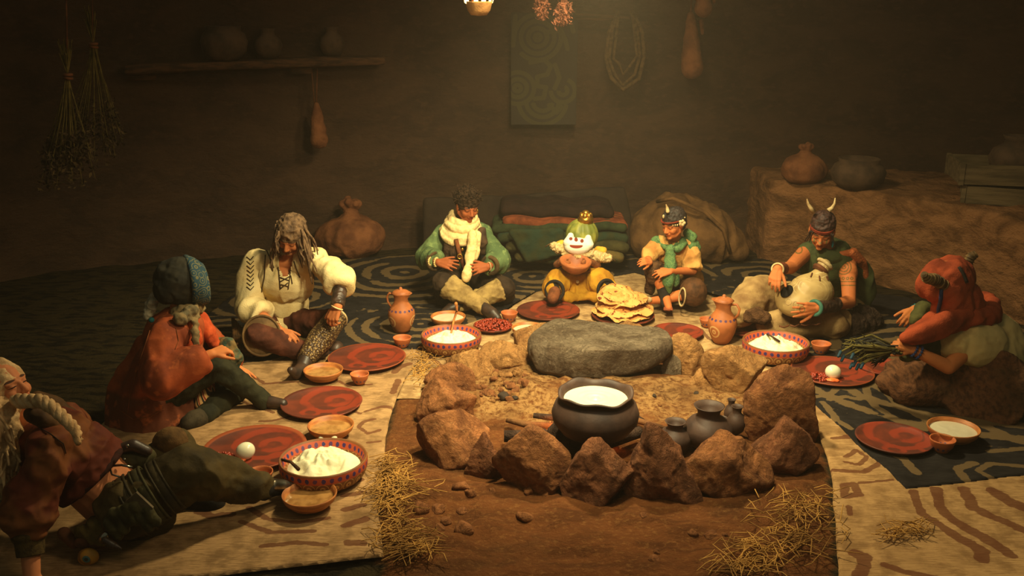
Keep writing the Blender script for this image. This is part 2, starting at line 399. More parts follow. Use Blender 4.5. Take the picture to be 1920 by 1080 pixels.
def woven(name, base, dark, strokec, ang, s=1.0):
    m = Mat(name, base, .95, 0, .08); m.coord(); 
    n = m.noise(9, 5, (1, 1, 1), .6); m.mix(n.ss(.42, .66)*.75, dark)
    l = m.noise(110, 3, (.14, 2.0, 1, ang), .6); m.mix(l.ss(.46, .64)*.6, dark); g_ = m.noise(4.5, 6, None, .7, 1.0); m.mix(g_.ss(.5, .68)*.55, dark)
    n2 = m.noise(2.2, 4); m.mix(n2.ss(.5, .7)*.45, dark)
    v = m.v; a = m.nt.nodes.new('ShaderNodeAttribute'); a.attribute_name = 'pat'; p = Ex(m.nt, a.outputs['Fac'])
    w_ = m.noise(24, 4); m.mix((p+(w_-.5)*1.3).ss(.42, .64)*.8, strokec)
    m.bump(l+n*.3, .6, .006)
    return m.done()
def painter(strokes=(), rings=(), inv=.0, brk=.25, seed=1):
    def f(P):
        v = np.zeros(len(P)); P3 = np.column_stack((P, P[:, 0]*0)); wob = P+.03*np.stack((vn(P3*4, seed), vn(P3*4, seed+1)), -1)
        for pts, wd in strokes:
            d = seg_d(wob, [G(*p) for p in pts]); v = np.maximum(v, np.clip(1.0-d/wd+.0, 0, 1)*1.6)
        if rings:
            D_ = np.stack([np.linalg.norm((wob-G(*c)[:2])*V3(1, 1/asp), axis=1)/r for c, r, per, asp in rings], 1)
            k = D_.argmin(1); d = D_[np.arange(len(P)), k]
            per = np.array([r[2] for r in rings])[k]; rr = np.array([r[1] for r in rings])[k]
            th = np.zeros(len(P))
            for j, r in enumerate(rings):
                mk = k == j; q = wob[mk]-G(*r[0])[:2]; th[mk] = np.arctan2(q[:, 1], q[:, 0])
            s = .5+.62*np.cos(2*PI*(d*rr/per)+0*th); s = s*(d < 1.15)+.0
            s = s-np.clip(brk*2.2*(fbm(P3, 3.5, 3, seed+5)+.1), 0, 1)
            v = np.maximum(v, s)
        return np.clip(v, 0, 1)
    return f
beige, bdk, brn = lin(176, 138, 94), lin(112, 84, 54), lin(92, 52, 34)
mA = woven('mat_left', beige, bdk, brn, .12); mB = woven('mat_back', lin(196, 160, 110), lin(116, 86, 56), brn, .8); mC = woven('mat_right', lin(178, 140, 92), lin(120, 88, 54), lin(92, 50, 32), -.08)
mD = woven('rug_dark', lin(44, 40, 38), lin(28, 25, 24), lin(112, 90, 60), .1)
A_st = [([(742, 700), (752, 690), (768, 682)], .03), ([(728, 742), (738, 722), (742, 715)], .03), ([(690, 772), (712, 766), (736, 768)], .018), ([(676, 800), (690, 790), (712, 785)], .02), ([(676, 800), (690, 812), (714, 806)], .018),
        ([(655, 770), (684, 776)], .014), ([(690, 830), (712, 828)], .02), ([(646, 906), (680, 902)], .028), ([(650, 932), (684, 925)], .03), ([(652, 962), (682, 952)], .03), ([(650, 992), (688, 978)], .03), ([(655, 1024), (690, 1020)], .034),
        ([(470, 958), (500, 978), (560, 985), (620, 978)], .022), ([(455, 985), (510, 1004), (590, 1003)], .022), ([(500, 1030), (560, 1025), (610, 1030)], .022), ([(370, 960), (400, 975), (440, 972)], .03),
        ([(470, 700), (500, 720), (560, 722)], .02), ([(560, 780), (520, 790), (490, 792)], .016), ([(450, 745), (470, 760), (520, 775)], .02), ([(630, 718), (650, 728), (690, 724)], .016)]
rug('woven_mat', [(-90, 1130), (718, 1042), (711, 960), (714, 900), (720, 850), (727, 790), (742, 745), (768, 695), (800, 655), (640, 662), (430, 682), (330, 740), (195, 790), (90, 880), (0, 960), (-150, 1060)], .006, mA, painter(A_st), label='pale woven mat with brown strokes lying left of the stone hearth')
B_st = [([(800, 668), (830, 690), (860, 664)], .03), ([(870, 640), (905, 655), (940, 640)], .03), ([(1290, 640), (1310, 620), (1340, 640)], .02), ([(960, 600), (990, 596), (1020, 604)], .02), ([(1400, 690), (1440, 680), (1470, 700)], .03)]
rug('woven_mat', [(742, 745), (768, 697), (800, 656), (872, 606), (940, 588), (1005, 548), (1100, 528), (1190, 512), (1300, 540), (1345, 560), (1420, 620), (1530, 740), (1500, 760), (1380, 690), (1240, 650), (1000, 650), (860, 700), (800, 745)], .004, mB, painter(B_st), label='bright pale woven mat behind the hearth, under the heap of flat bread')
C_st = [([(1582, 858), (1600, 846), (1616, 858), (1602, 872), (1584, 868)], .018), ([(1560, 884), (1610, 884), (1640, 868), (1632, 842), (1605, 826), (1560, 826)], .022), ([(1572, 908), (1590, 906), (1600, 925), (1574, 930), (1572, 908)], .03), ([(1600, 903), (1660, 897)], .014), ([(1580, 950), (1582, 965)], .02),
        ([(1700, 920), (1722, 965), (1760, 985), (1830, 1030), (1835, 1050)], .035), ([(1745, 918), (1775, 965), (1820, 998), (1880, 1040)], .045), ([(1800, 920), (1840, 958), (1900, 985), (1960, 1010)], .045), ([(1862, 925), (1900, 945), (1960, 965)], .05), ([(1570, 826), (1600, 820)], .014),
        ([(1600, 1035), (1618, 1042), (1622, 1065), (1605, 1085)], .045), ([(1660, 1060), (1700, 1075), (1760, 1085)], .03)]
rug('woven_mat', [(1572, 1120), (1569, 980), (1557, 885), (1530, 790), (1495, 735), (1440, 700), (1520, 690), (1700, 720), (2000, 800), (2060, 1120)], .004, mC, painter(C_st), label='tan woven mat with brown curved stripes at the bottom right')
R_st = [([(1510, 722), (1530, 735), (1512, 752), (1560, 745), (1578, 722), (1530, 708), (1498, 714)], .03), ([(1548, 760), (1570, 795), (1595, 812)], .03), ([(1560, 755), (1590, 748), (1612, 752)], .03), ([(1618, 725), (1640, 765), (1690, 798), (1745, 812)], .035), ([(1646, 718), (1690, 765), (1760, 800)], .04),
        ([(1655, 850), (1690, 865), (1712, 890)], .04), ([(1830, 870), (1795, 885), (1805, 905)], .035), ([(1920, 880), (1860, 872), (1835, 888), (1860, 905)], .025), ([(1840, 800), (1900, 830), (1990, 850)], .05), ([(1860, 850), (1940, 845)], .03), ([(1930, 800), (1980, 812)], .04)]
rug('dark_rug', [(1385, 560), (1395, 640), (1488, 722), (1600, 830), (1702, 918), (1925, 893), (2090, 870), (2100, 690), (1900, 610), (1700, 560), (1560, 540)], .012, mD, painter(R_st, [((1790, 690), 1.0, .17, 1.0), ((1500, 640), .5, .12, 1)], brk=.5), label='dark rug with pale swirls under the horned man and the woman in the orange headwrap')
rug('dark_rug', [(300, 700), (440, 684), (640, 664), (798, 656), (860, 612), (935, 588), (1000, 548), (1100, 527), (1190, 510), (1300, 538), (1380, 562), (1560, 542), (1440, 486), (1180, 478), (760, 480), (560, 492), (430, 560), (340, 630)], .009, mD,
    painter([], [((760, 512), .9, .16, 1.1), ((790, 610), .45, .12, 1), ((420, 640), .5, .14, 1), ((1000, 520), .6, .15, 1), ((1240, 520), .7, .14, 1), ((560, 560), .6, .15, 1), ((1430, 520), .6, .15, 1)], brk=.42), label='large dark rug with pale concentric swirls behind the seated people')

# ================= rocks =================
import bpy as _b
def ico(sub):
    b = bmesh.new(); bmesh.ops.create_icosphere(b, subdivisions=sub, radius=1); v = np.array([q.co[:] for q in b.verts]); f = [tuple(x.index for x in q.verts) for q in b.faces]; b.free(); return v, f
ICO = {k: ico(k) for k in (2, 3, 5, 6)}
def rockmesh(name, dim, seed, sub=6, planes=15, amp=.045, rz=None, topflat=False, top_tilt=(0, 0), taper=0, peak=0, slab=False):
    rs = np.random.RandomState(seed); v, f = ICO[sub]; v = v.copy()
    N = rs.normal(size=(planes, 3)); N /= np.linalg.norm(N, axis=1)[:, None]; D0 = rs.uniform(.55, .9, planes)
    if slab: N[:, 2] *= .22; N /= np.linalg.norm(N, axis=1)[:, None]; D0 = D0*.35+.6
    if topflat: N = np.vstack((N, [nrm(V3(top_tilt[0], top_tilt[1], 1))])); D0 = np.append(D0, .34)
    dots = v @ N.T; r = np.where(dots > .05, D0/np.maximum(dots, .05), 9); r = np.minimum(r.min(1), 1.0)
    r2 = -np.log(np.exp(-32*np.minimum(np.where(dots > .05, D0/np.maximum(dots, .05), 9), 1.6)).sum(1)+np.exp(-32*1.15))/32
    v = v*r2[:, None]; lo, hi = v.min(0), v.max(0); v = (v-(lo+hi)/2)/((hi-lo)/2)
    if taper: tz = (v[:, 2]+1)/2; v[:, 0] = v[:, 0]*(1-taper*tz**1.3)+peak*tz; v[:, 1] *= 1-taper*.6*tz; v[:, 0] = (v[:, 0]-(v[:, 0].min()+v[:, 0].max())/2)/((v[:, 0].max()-v[:, 0].min())/2)
    v = v*np.array(dim)/2
    n_ = v/np.linalg.norm(v, axis=1)[:, None]; sz = min(dim)
    v = v+n_*(sz*amp*(fbm(v/sz, 3.0, 4, seed)))[:, None]+n_*(sz*amp*.5*(1-2*np.abs(fbm(v/sz, 5., 2, seed+3))))[:, None]*.5
    v[:, 2] -= v[:, 2].min()
    return mesh_of(name, v, f)
def rockmat(name, c1, c2, c3):
    m = Mat(name, c1, .9, 0, .15); m.coord(); n = m.noise(5, 6, None, .65, 1.0); m.mix(n.ss(.36, .64), c2)
    n2 = m.noise(22, 5, None, .6, 1.5); m.mix(n2.ss(.54, .7)*.6, c3); vv = m.noise(7, 5, None, .7, 3.0)
    cr = (vv-.5).abs().ss(.0, .035); m.mix((cr*-1+1)*.18, tuple(x*.5 for x in c2)); m.bump(m.noise(14, 8, None, .7, .6)+m.noise(5, 4)*1.2+cr*.06, 1.0, .04)
    return m.done()
mrock = [rockmat('hearth_rock', lin(152, 98, 58), lin(106, 64, 38), lin(172, 122, 78)), rockmat('hearth_rock_pale', lin(176, 128, 76), lin(136, 92, 52), lin(192, 150, 98)), rockmat('flat_stone', lin(122, 106, 86), lin(86, 70, 54), lin(146, 130, 108)), rockmat('hearth_rock_red', lin(134, 84, 54), lin(88, 54, 34), lin(154, 106, 70))]
RK = [ # x0,x1,y0,y1,seed,mat,label
 (968, 1066, 612, 690, 3, 1, 'rounded pale hearth rock touching the left end of the flat grey stone'),
 (898, 1008, 640, 700, 31, 1, 'pale domed hearth rock in front of the red bean dish'),
 (838, 945, 656, 712, 9, 1, 'pale slab-like rock leaning on the left rear of the hearth ring'),
 (796, 886, 684, 745, 44, 0, 'reddish smooth rock left of the pale slab-like rock'),
 (785, 886, 718, 800, 15, 0, 'craggy hearth rock stacked above the big left boulder'),
 (783, 915, 774, 874, 6, 0, 'big broad boulder at the left front of the hearth ring'),
 (874, 942, 820, 892, 47, 3, 'small triangular rock between two big front left boulders'),
 (934, 1068, 800, 920, 58, 0, 'tall pointed front boulder left of the cooking pot'),
 (1062, 1180, 826, 942, 69, 3, 'rounded front boulder directly below the cooking pot'),
 (1174, 1316, 800, 942, 12, 3, 'tallest front boulder, below the small black vase'),
 (1285, 1452, 818, 934, 21, 0, 'low wide boulder in front of the black vases'),
 (1412, 1537, 786, 894, 33, 3, 'broad boulder at the front right corner of the hearth'),
 (1403, 1528, 690, 832, 14, 0, 'large leaning rock with a lit face beside the small black jars'),
 (1250, 1330, 632, 705, 25, 1, 'upright pale brown rock behind the small block, below the jug'),
 (1322, 1440, 650, 745, 36, 1, 'box-shaped rock below the painted bowl on the right'),
 (1298, 1352, 690, 734, 37, 1, 'small pale upright block standing inside the ring'),
 (1218, 1260, 636, 676, 38, 0, 'small rock squeezed at the right end of the flat grey stone'),
 (1242, 1276, 674, 708, 39, 2, 'small dark grey rock beside the right end of the flat stone'),
 (1060, 1150, 606, 650, 40, 1, 'low pale rock peeking out behind the flat grey stone, left'),
 (1140, 1222, 608, 650, 41, 1, 'low pale rock peeking out behind the flat grey stone, right'),
 (1374, 1410, 718, 746, 42, 1, 'fist-sized pale rock left of the large leaning rock'),
 (815, 880, 770, 800, 43, 0, 'small jagged rock wedged on top of the big left boulder'),
 (872, 905, 740, 772, 45, 1, 'small pointed rock at the inner left edge of the ash')]
for i, (x0, x1, y0, y1, sd, mi, lab) in enumerate(RK):
    g = G((x0+x1)/2, y1-4); mm = M(g); wd = (x1-x0)*mm; hm = (y1-y0)*mm; th = math.atan2(H, g[1])
    dp = wd*.72; hh = (hm-dp*math.sin(th)*.8)/math.cos(th)
    if hh < .3*wd: hh = max(hh, .36*wd); dp = max((hm-hh*math.cos(th))/(math.sin(th)*.8), .3*wd)
    hh = hh*1.06+.03
    tp = {58: (.6, -.1), 12: (.7, -.35), 14: (.55, .25), 33: (.55, -.2), 47: (.7, 0), 21: (.4, .1), 31: (.4, 0), 9: (.4, -.3), 3: (.3, .2), 69: (.3, 0)}.get(sd, (.15, 0)); me = rockmesh('hearth_rock', (wd*1.13, dp*1.08, hh+.09), sd, 6 if wd > .15 else 5, taper=tp[0], peak=tp[1])
    o = link('hearth_rock', me, mrock[mi]); o.location = (g[0], g[1]+dp*.42, -.10)
    tag(o, lab, 'rock', 'rocks of the hearth ring')
g = G(1128, 712); o = link('flat_stone', rockmesh('flat_stone', (.88, .50, .27), 84, 6, 16, .035, slab=True, topflat=True, top_tilt=(0, -.12)), mrock[2]); o.location = (g[0], g[1]+.19, -.03)
tag(o, 'large flat-topped grey stone slab at the rear of the hearth', 'stone', 'rocks of the hearth ring')
# pebbles
rs = np.random.RandomState(5); pm = [rockmesh('pebble', (.05, .045, .035), 100+i, 3, 7, .06) for i in range(5)]
for me in pm: me.materials.append(mrock[0]); smooth(me)
pm2 = [m_.copy() for m_ in pm]
for me in pm2: me.materials.clear(); me.materials.append(mrock[1])
pd = rockmesh('pebble', (.05, .045, .035), 120, 3, 8, .05); pd.materials.append(cm('dark_pebble', lin(60, 50, 42), lin(40, 32, 26))); smooth(pd)
_deps = bpy.data.objects['floor']
def floor_z(x, y):
    r, L, n_, i_ = _deps.ray_cast(Vector((x, y, 1)), Vector((0, 0, -1))); return L.z if r else 0
def peb(px, py, s, me, lab, grp):
    g = G(px, py, .03); o = bpy.data.objects.new('pebble', me); C.objects.link(o); o.location = (g[0], g[1], floor_z(g[0], g[1])-.014*s); o.rotation_euler = (rs.uniform(-.3, .3), rs.uniform(-.3, .3), rs.uniform(0, 6)); o.scale = (s, s*rs.uniform(.8, 1.1), s*rs.uniform(.8, 1.1)); tag(o, lab, 'pebble', grp)
for k in range(52):
    px = 895+rs.rand()*95; py = 702+rs.rand()*50
    peb(px, py, rs.uniform(.5, 1.35), (pm if k % 2 else pm2)[k % 5], 'brown pebble in the loose heap on the ash inside the hearth', 'pebbles inside the hearth')
peb(942, 746, 1.7, pd, 'largest dark round pebble on the ash left of the pot', 'dark pebbles'); peb(964, 748, .8, pd, 'small dark pebble just right of the largest dark one', 'dark pebbles')
peb(1226, 744, .6, pd, 'small black pebble on the ash right of the pot', 'dark pebbles'); peb(1306, 733, .6, pd, 'small black pebble in front of the pale upright block', 'dark pebbles'); peb(1237, 757, .5, pm[1], 'little brown pebble above the neck of the small vase', 'dark pebbles')
for k in range(15):
    px = 760+rs.rand()*300; py = 895+rs.rand()*110
    peb(px, py, rs.uniform(.7, 2.0), pm[k % 5], 'brown stone half sunk in the dirt in front of the hearth', 'stones in the front dirt')
for k in range(6):
    px = 1000+rs.rand()*480; py = 950+rs.rand()*90
    peb(px, py, rs.uniform(.5, 1.2), pm[k % 5], 'brown stone half sunk in the dirt in front of the hearth', 'stones in the front dirt')
# firewood
mch = cm('charred_wood', lin(66, 48, 38), lin(34, 26, 22), 14, .9, .7, .01); mwd = cm('fire_wood', lin(112, 76, 46), lin(72, 46, 28), 12, .85, .6, .006)
def stick(pts, r, mat, lab, name='fire_stick'):
    b = Bm(); b.tube(pts, r, 9); return tag(emit(name, b, mat), lab, 'stick', 'firewood under the pot')
stick([G(950, 788, .06), G(985, 796, .06), G(1050, 800, .05)], [.012, .018, .02], mwd, 'thin bent stick poking out left of the pot')
stick([G(1000, 779, .09), G(1060, 786, .07)], [.014, .02], mch, 'short dark stick above the thin bent stick')
stick([G(945, 818, .05), G(985, 818, .05), G(1050, 835, .05)], [.03, .032, .03], mch, 'stubby dark log end left of the pot')
stick([G(1185, 786, .05), G(1225, 797, .05), G(1250, 803, .04)], [.018, .014, .008], mwd, 'thin stick poking out right of the pot')
stick([G(1180, 775, .06), G(1210, 792, .05)], [.02, .012], mch, 'dark stick just behind the thin right stick')
stick([G(1040, 812, .08), G(1070, 828, .08), G(1098, 862, .04)], [.06, .075, .06], mch, 'thick charred log under the front of the pot', 'charred_log')
stick([G(1010, 812, .04), G(1120, 845, .04)], [.03, .03], mch, 'charred log lying flat beneath the pot', 'charred_log')
stick([G(1095, 845, .06), G(1200, 810, .06)], [.035, .03], mch, 'charred log crossing to the right beneath the pot', 'charred_log')
m = Mat('ember', lin(60, 24, 12), .9); m.coord(); e = m.noise(26, 4).ss(.5, .62); m.b.inputs['Emission Color'].default_value = (1, .22, .03, 1)
m.nt.links.new((e*5.0).s, m.b.inputs['Emission Strength']); mem = m.done()
for q in ((1036, 806), (1050, 818), (1030, 818), (1100, 838), (1150, 836)):
    o = link('ember', rockmesh('ember', (.06, .05, .035), 130, 3, 8), mem); g = G(*q); o.location = (g[0], g[1], .01); tag(o, 'small glowing orange ember among the logs under the pot', 'ember', 'embers')
light('ember_glow', 'POINT', G(1046, 822)+V3(0, -.03, .10), 2.2, (1, .35, .08), .03)

# ================= straw =================
mst = cm('straw', lin(190, 142, 72), lin(130, 92, 44), 9, .7, .2, .001)
def straw(polys, cnt, label, seed, z=.02, L=(.05, .17)):
    rs = np.random.RandomState(seed); b = Bm()
    for (cx, cy, sx, sy), n in zip(polys, cnt):
        for k in range(n):
            g = G(cx+rs.normal()*sx, cy+rs.normal()*sy); a = rs.uniform(-.9, .9)+(PI if rs.rand() < .3 else 0)+rs.choice([0, 0, 1.2]); l = rs.uniform(*L); z0 = z+rs.rand()*.012+max(0, floor_z(g[0], g[1])); d = V3(math.cos(a), math.sin(a), 0)*l/2
            bend = V3(rs.normal()*.012, rs.normal()*.012, rs.rand()*.014)
            b.tube([g*V3(1, 1, 0)-d+V3(0, 0, z0-.006), g*V3(1, 1, 0)+bend+V3(0, 0, z0+.004), g*V3(1, 1, 0)+d+V3(0, 0, z0+rs.uniform(-.008, .03))], [.0022, .0026, .0016], 4, False)
    o = emit('loose_straw', b, mst); tag(o, label, 'straw', kind='stuff'); return o
straw([(740, 900, 20, 16), (745, 925, 26, 12), (735, 955, 15, 14), (750, 1010, 24, 16), (770, 1035, 26, 10), (725, 880, 10, 12)], [70, 60, 50, 70, 70, 30], 'yellow straw scattered along the left edge of the front dirt', 1)
straw([(1480, 960, 40, 18), (1500, 1010, 40, 24), (1420, 1045, 40, 16), (1380, 1070, 30, 8), (1520, 960, 16, 16)], [50, 80, 75, 40, 26], 'yellow straw scattered on the dirt at the front right', 2)
straw([(800, 672, 14, 10), (790, 700, 10, 14), (830, 668, 14, 5)], [50, 60, 30], 'pale straw bits beside the rear left hearth rocks', 3, L=(.03, .09))
straw([(1710, 1000, 20, 6), (1670, 1010, 16, 5)], [26, 16], 'few straw stalks on the tan mat at bottom right', 4)
# ================= materials =================
clay = cm('terracotta', lin(176, 102, 54), lin(140, 76, 38), 9, .55, .25, .002, spec=.4)
clay_in = cm('terracotta_glaze', lin(150, 68, 32), lin(112, 48, 24), 9, .45, .2, .002, spec=.5)
wood_bowl = cm('wooden_bowl', lin(196, 124, 62), lin(150, 86, 42), 12, .5, .2, .002, spec=.4, stretch=(1, 1, 5))
wood = cm('weathered_wood', lin(92, 62, 40), lin(56, 40, 28), 10, .85, .7, .006, stretch=(.3, 4, 4))
darkclay = cm('black_clay', lin(70, 50, 40), lin(48, 34, 28), 8, .6, .35, .003, spec=.35)
def plate_mat():
    m = Mat('painted_plate', lin(92, 40, 24), .55, 0, .4); m.coord(); n = m.noise(14, 4); m.mix(n.ss(.4, .65), lin(108, 46, 26)); m.mix(m.noise(5, 3).ss(.5, .62)*.6, lin(66, 34, 24))
    w_ = (m.noise(9, 3)-.5)*.06; x = m.x+w_; y = m.y+w_
    def arc(cx, cy, r, wd):
        d = ((x-cx)*(x-cx)+(y-cy)*(y-cy)).sqrt()-r; return d.abs().ss(wd, wd*.55)
    k = arc(.05, .06, .15, .032).mx(arc(.085, .055, .06, .028)).mx(arc(-.04, -.11, .045, .02)).mx(arc(.16, -.10, .07, .018))
    m.mix(k*m.noise(8, 4).ss(.3, .55)*.85, lin(138, 50, 26)); r = (m.x*m.x+m.y*m.y).sqrt(); m.mix(r.ss(.228, .24)*.8, lin(150, 72, 36)); m.bump(n, .2, .002)
    return m.done()
mplate = plate_mat()
def band_mat(name, z0, z1, zc, nb, rs_, nz, nsp, low=lin(134, 84, 46), rimc=lin(176, 76, 44), lowc=lin(206, 164, 100), dotc=lin(34, 40, 96), lim=.98):
    """rim band with blue dots between z0..z1, spirals around zc"""
    m = Mat(name, low, .6, 0, .35); m.coord(); m.mix(m.noise(12, 4).ss(.4, .6), tuple(q*.75 for q in low))
    a = m.y.atan2(m.x)/(2*PI)
    u = (a*nsp).fr()-.5; uu = u*(2*PI*rs_/nsp); vv = m.z-zc; d = (uu*uu+vv*vv).sqrt()
    sp = (d*(2*PI/nz)-1.2).sin().ss(.1, .5)*d.ss(PI*rs_/nsp*lim, PI*rs_/nsp*(lim-.08)); m.mix(sp*.85, lowc)
    if rimc: m.mix(m.z.ss(z0-.002, z0+.002)*(m.z.ss(z1+.003, z1-.001)), rimc)
    u2 = (a*nb).fr()-.5; cell = (a*nb).fl(); sz = ((cell*12.9898).sin()*43.7).fr()*.25+.75
    e = ((u2*(2*PI*rs_/nb))/((2*PI*rs_/nb)*.30)); f_ = (m.z-(z0+z1)/2)/((z1-z0)*.36); dd = (e*e+f_*f_).sqrt()
    m.mix((dd+(m.noise(60, 2)-.5)*.9).ss(1.0, .8)*sz, dotc)
    return m.done()
def lathe_obj(name, prof, mat, parent=None, loc=None, seg=44, wav=None):
    b = Bm(); b.lathe(prof, (0, 0, 0), seg, wav); me = mesh_of(name, b.verts(), b.f)
    return link(name, me, mat, parent, None if loc is None else tuple(map(float, loc)))
def vis(o, x): o.location = tuple(map(float, x)); return o
# ---- plates ----
def plate(px, py, wpx, lab, grp='painted clay plates'):
    g = G(px, py, .03); r = wpx*M(g)/2
    o = lathe_obj('plate', [(.001, .0), (r*.6, .0), (r*.95, .016), (r, .026), (r*.985, .03), (r*.93, .022), (r*.6, .012), (.001, .010)], mplate, loc=(g[0], g[1], .012)); o.data['r'] = r
    o.scale = (1, 1, 1); return tag(o, lab, 'plate', grp), g, r
P1 = plate(688, 671, 146, 'large red-brown plate lying just right of the scale-legged man\'s boot')
plate(603, 756, 152, 'red-brown plate beside the foot of the person in the orange coat')
P3 = plate(478, 840, 192, 'large plate holding an egg and beans, in front of the reclining person')
plate(1028, 583, 119, 'red-brown plate in front of the small masked figure')
P5 = plate(1168, 592, 118, 'plate almost hidden under the heap of flat bread')
plate(1270, 623, 96, 'small red-brown plate just behind the rear right hearth rocks')
plate(1412, 618, 100, 'plate between the right jug and the horned man, partly behind a bowl')
P8 = plate(1560, 697, 152, 'plate holding an egg and beans on the dark rug at right')
plate(1676, 823, 140, 'red-brown plate on the dark rug beside the milk bowl at far right')
P10 = plate(924, 612, 74, 'small plate heaped with red beans behind the left bowl of mash')
plate(1652, 688, 90, 'plate mostly covered by the feather bundle')
# ---- bowls ----
def bowl(name, px, py, wpx, hfr, mat, lab, cat='bowl', grp=None, deep=.8, zr=None, tilt=None):
    """px,py = centre of the rim"""
    z = .1
    for _ in range(4): g = G(px, py, z); r = wpx*M(g)/2; h = hfr*r; z = h+.012
    prof = ([(.001, 0), (r*.62, 0), (r*.84, h*.12), (r*.95, h*.34), (r*1.0, h*.6), (r*1.0, h*.93), (r*.985, h)] if name == 'painted_bowl' else [(.001, 0), (r*.42, 0), (r*.72, h*.22), (r*.93, h*.6), (r, h*.93), (r*.99, h)])+[(r*.985, h), (r*.945, h*.98), (r*.88, h*.62), (r*.66, h*.28), (r*.38, h*.1), (.001, h*.08)]
    o = lathe_obj(name, prof, mat, loc=(g[0], g[1], .012)); tag(o, lab, cat, grp); return o, r, h
def fill(o, r, h, zf, mat, name, lab, cat, amp=0, dome=0, sc=22, seed=3, rr=.9, wav=0):
    """content standing inside a bowl"""
    n = 40; vs = []; fs = []; R = r*rr
    for i in range(n+1):
        for k in range(64):
            t = 2*PI*k/64; q = R*i/n; vs.append((q*math.cos(t), q*math.sin(t), 0))
    vs = np.array(vs); q = np.hypot(vs[:, 0], vs[:, 1])/R
    vs[:, 2] = h*zf+dome*np.clip(1-q**2, 0, 1)**.8+amp*(fbm(vs, sc, 3, seed)+.6*(1-2*np.abs(fbm(vs, sc*.7, 2, seed+4))))*np.clip((1-q)*3, 0, 1)*.7
    if wav: vs[:, 2] += wav*np.sin(q*26)*np.exp(-q*3)
    fs = [(i*64+k, i*64+(k+1) % 64, (i+1)*64+(k+1) % 64, (i+1)*64+k) for i in range(n) for k in range(64)]
    top = len(vs); bot = vs[n*64:(n+1)*64]*V3(.8, .8, 0)+V3(0, 0, h*zf*.4); vs = np.vstack((vs, bot))
    fs += [(n*64+k, n*64+(k+1) % 64, top+(k+1) % 64, top+k) for k in range(64)]; fs.append(tuple(top+k for k in range(64)))
    c = link(name, mesh_of(name, vs, fs), mat, None, tuple(o.location)); return tag(c, lab, cat)
mrice = cm('mash', (.88, .82, .54), (.80, .72, .44), 10, .6, .35, .006, spec=.3)
mmilk = cm('milk', (.62, .55, .38), (.58, .50, .34), 6, .35, .1, .002, spec=.5)
mbroth = cm('clear_broth', lin(176, 130, 74), lin(140, 98, 52), 20, .12, .15, .002, spec=.6)
for (px, py, w_, lab, lab2, mh) in [(606, 856, 164, 'big painted bowl nearest the reclining person, with blue dots round its rim', 'lumpy white mash heaped in the big painted bowl at front left', .052),
      (846, 625, 113, 'painted bowl of mash left of the red bean dish, with a ladle standing in it', 'white mash in the painted bowl with the standing ladle', .03), (1455, 638, 123, 'painted bowl of mash on the dark rug beside the horned man', 'white mash in the painted bowl on the right', .04)]:
    z = .1; 
    for _ in range(4): g = G(px, py, z); r = w_*M(g)/2; h = .56*r; z = h
    mb = band_mat('painted_bowl', h*.62, h*.92, h*.38, 34, r, .022, 20)
    o, r, h = bowl('painted_bowl', px, py, w_, .56, mb, lab, grp='painted bowls of mash')
    fill(o, r, h, .55, mrice, 'mash', lab2, 'mash', amp=.026, dome=mh, seed=int(px), rr=.84)
for (px, py, w_, ct, lab) in [(606, 692, 74, 'broth', 'wooden bowl of clear broth beside the scaly boot'), (620, 795, 87, 'broth', 'wooden bowl of broth with small dumplings behind the big painted bowl'), (580, 924, 103, 'broth', 'wooden bowl of clear broth lowest in the picture, in front of the big painted bowl'),
      (840, 592, 66, 'milk', 'wooden bowl of milk behind the painted bowl on the left'), (990, 613, 62, 'milk', 'small wooden bowl of food right of the red bean dish'), (1788, 800, 94, 'milk', 'wooden bowl of milk at the far right on the dark rug')]:
    o, r, h = bowl('wooden_bowl', px, py, w_, .58, wood_bowl, lab, grp='wooden bowls')
    fill(o, r, h, .62 if ct == 'broth' else .72, mbroth if ct == 'broth' else mmilk, ct, ('clear broth' if ct == 'broth' else 'pale milk')+' filling the '+lab.split(' of ')[0]+' '+' '.join(lab.split(' ')[-5:]), ct, amp=.002, seed=int(px), rr=.9)
    if px == 620:
        for dx in (-12, 2, -6, 12): q = G(px-6+dx, 806+abs(dx)*.2, .09); tag(link('dumpling', rockmesh('dumpling', (.03, .026, .02), 4, 3, 5, .02), mrice, None, (q[0], q[1], h*.62+.002)), 'small pale dumpling floating in the broth bowl', 'dumpling', 'dumplings in broth')
    if px == 990:
        for k in range(5): tag(link('meat_piece', rockmesh('meat_piece', (.03, .018, .012), 4+k, 3, 7, .05), cm('meat', lin(150, 70, 34), lin(110, 48, 24)), None, (o.location.x+.02*math.cos(k*1.3), o.location.y+.02*math.sin(k*1.3), h*.72+.006)), 'brown meat strip on the food in the small wooden bowl', 'meat', 'meat strips in a bowl')
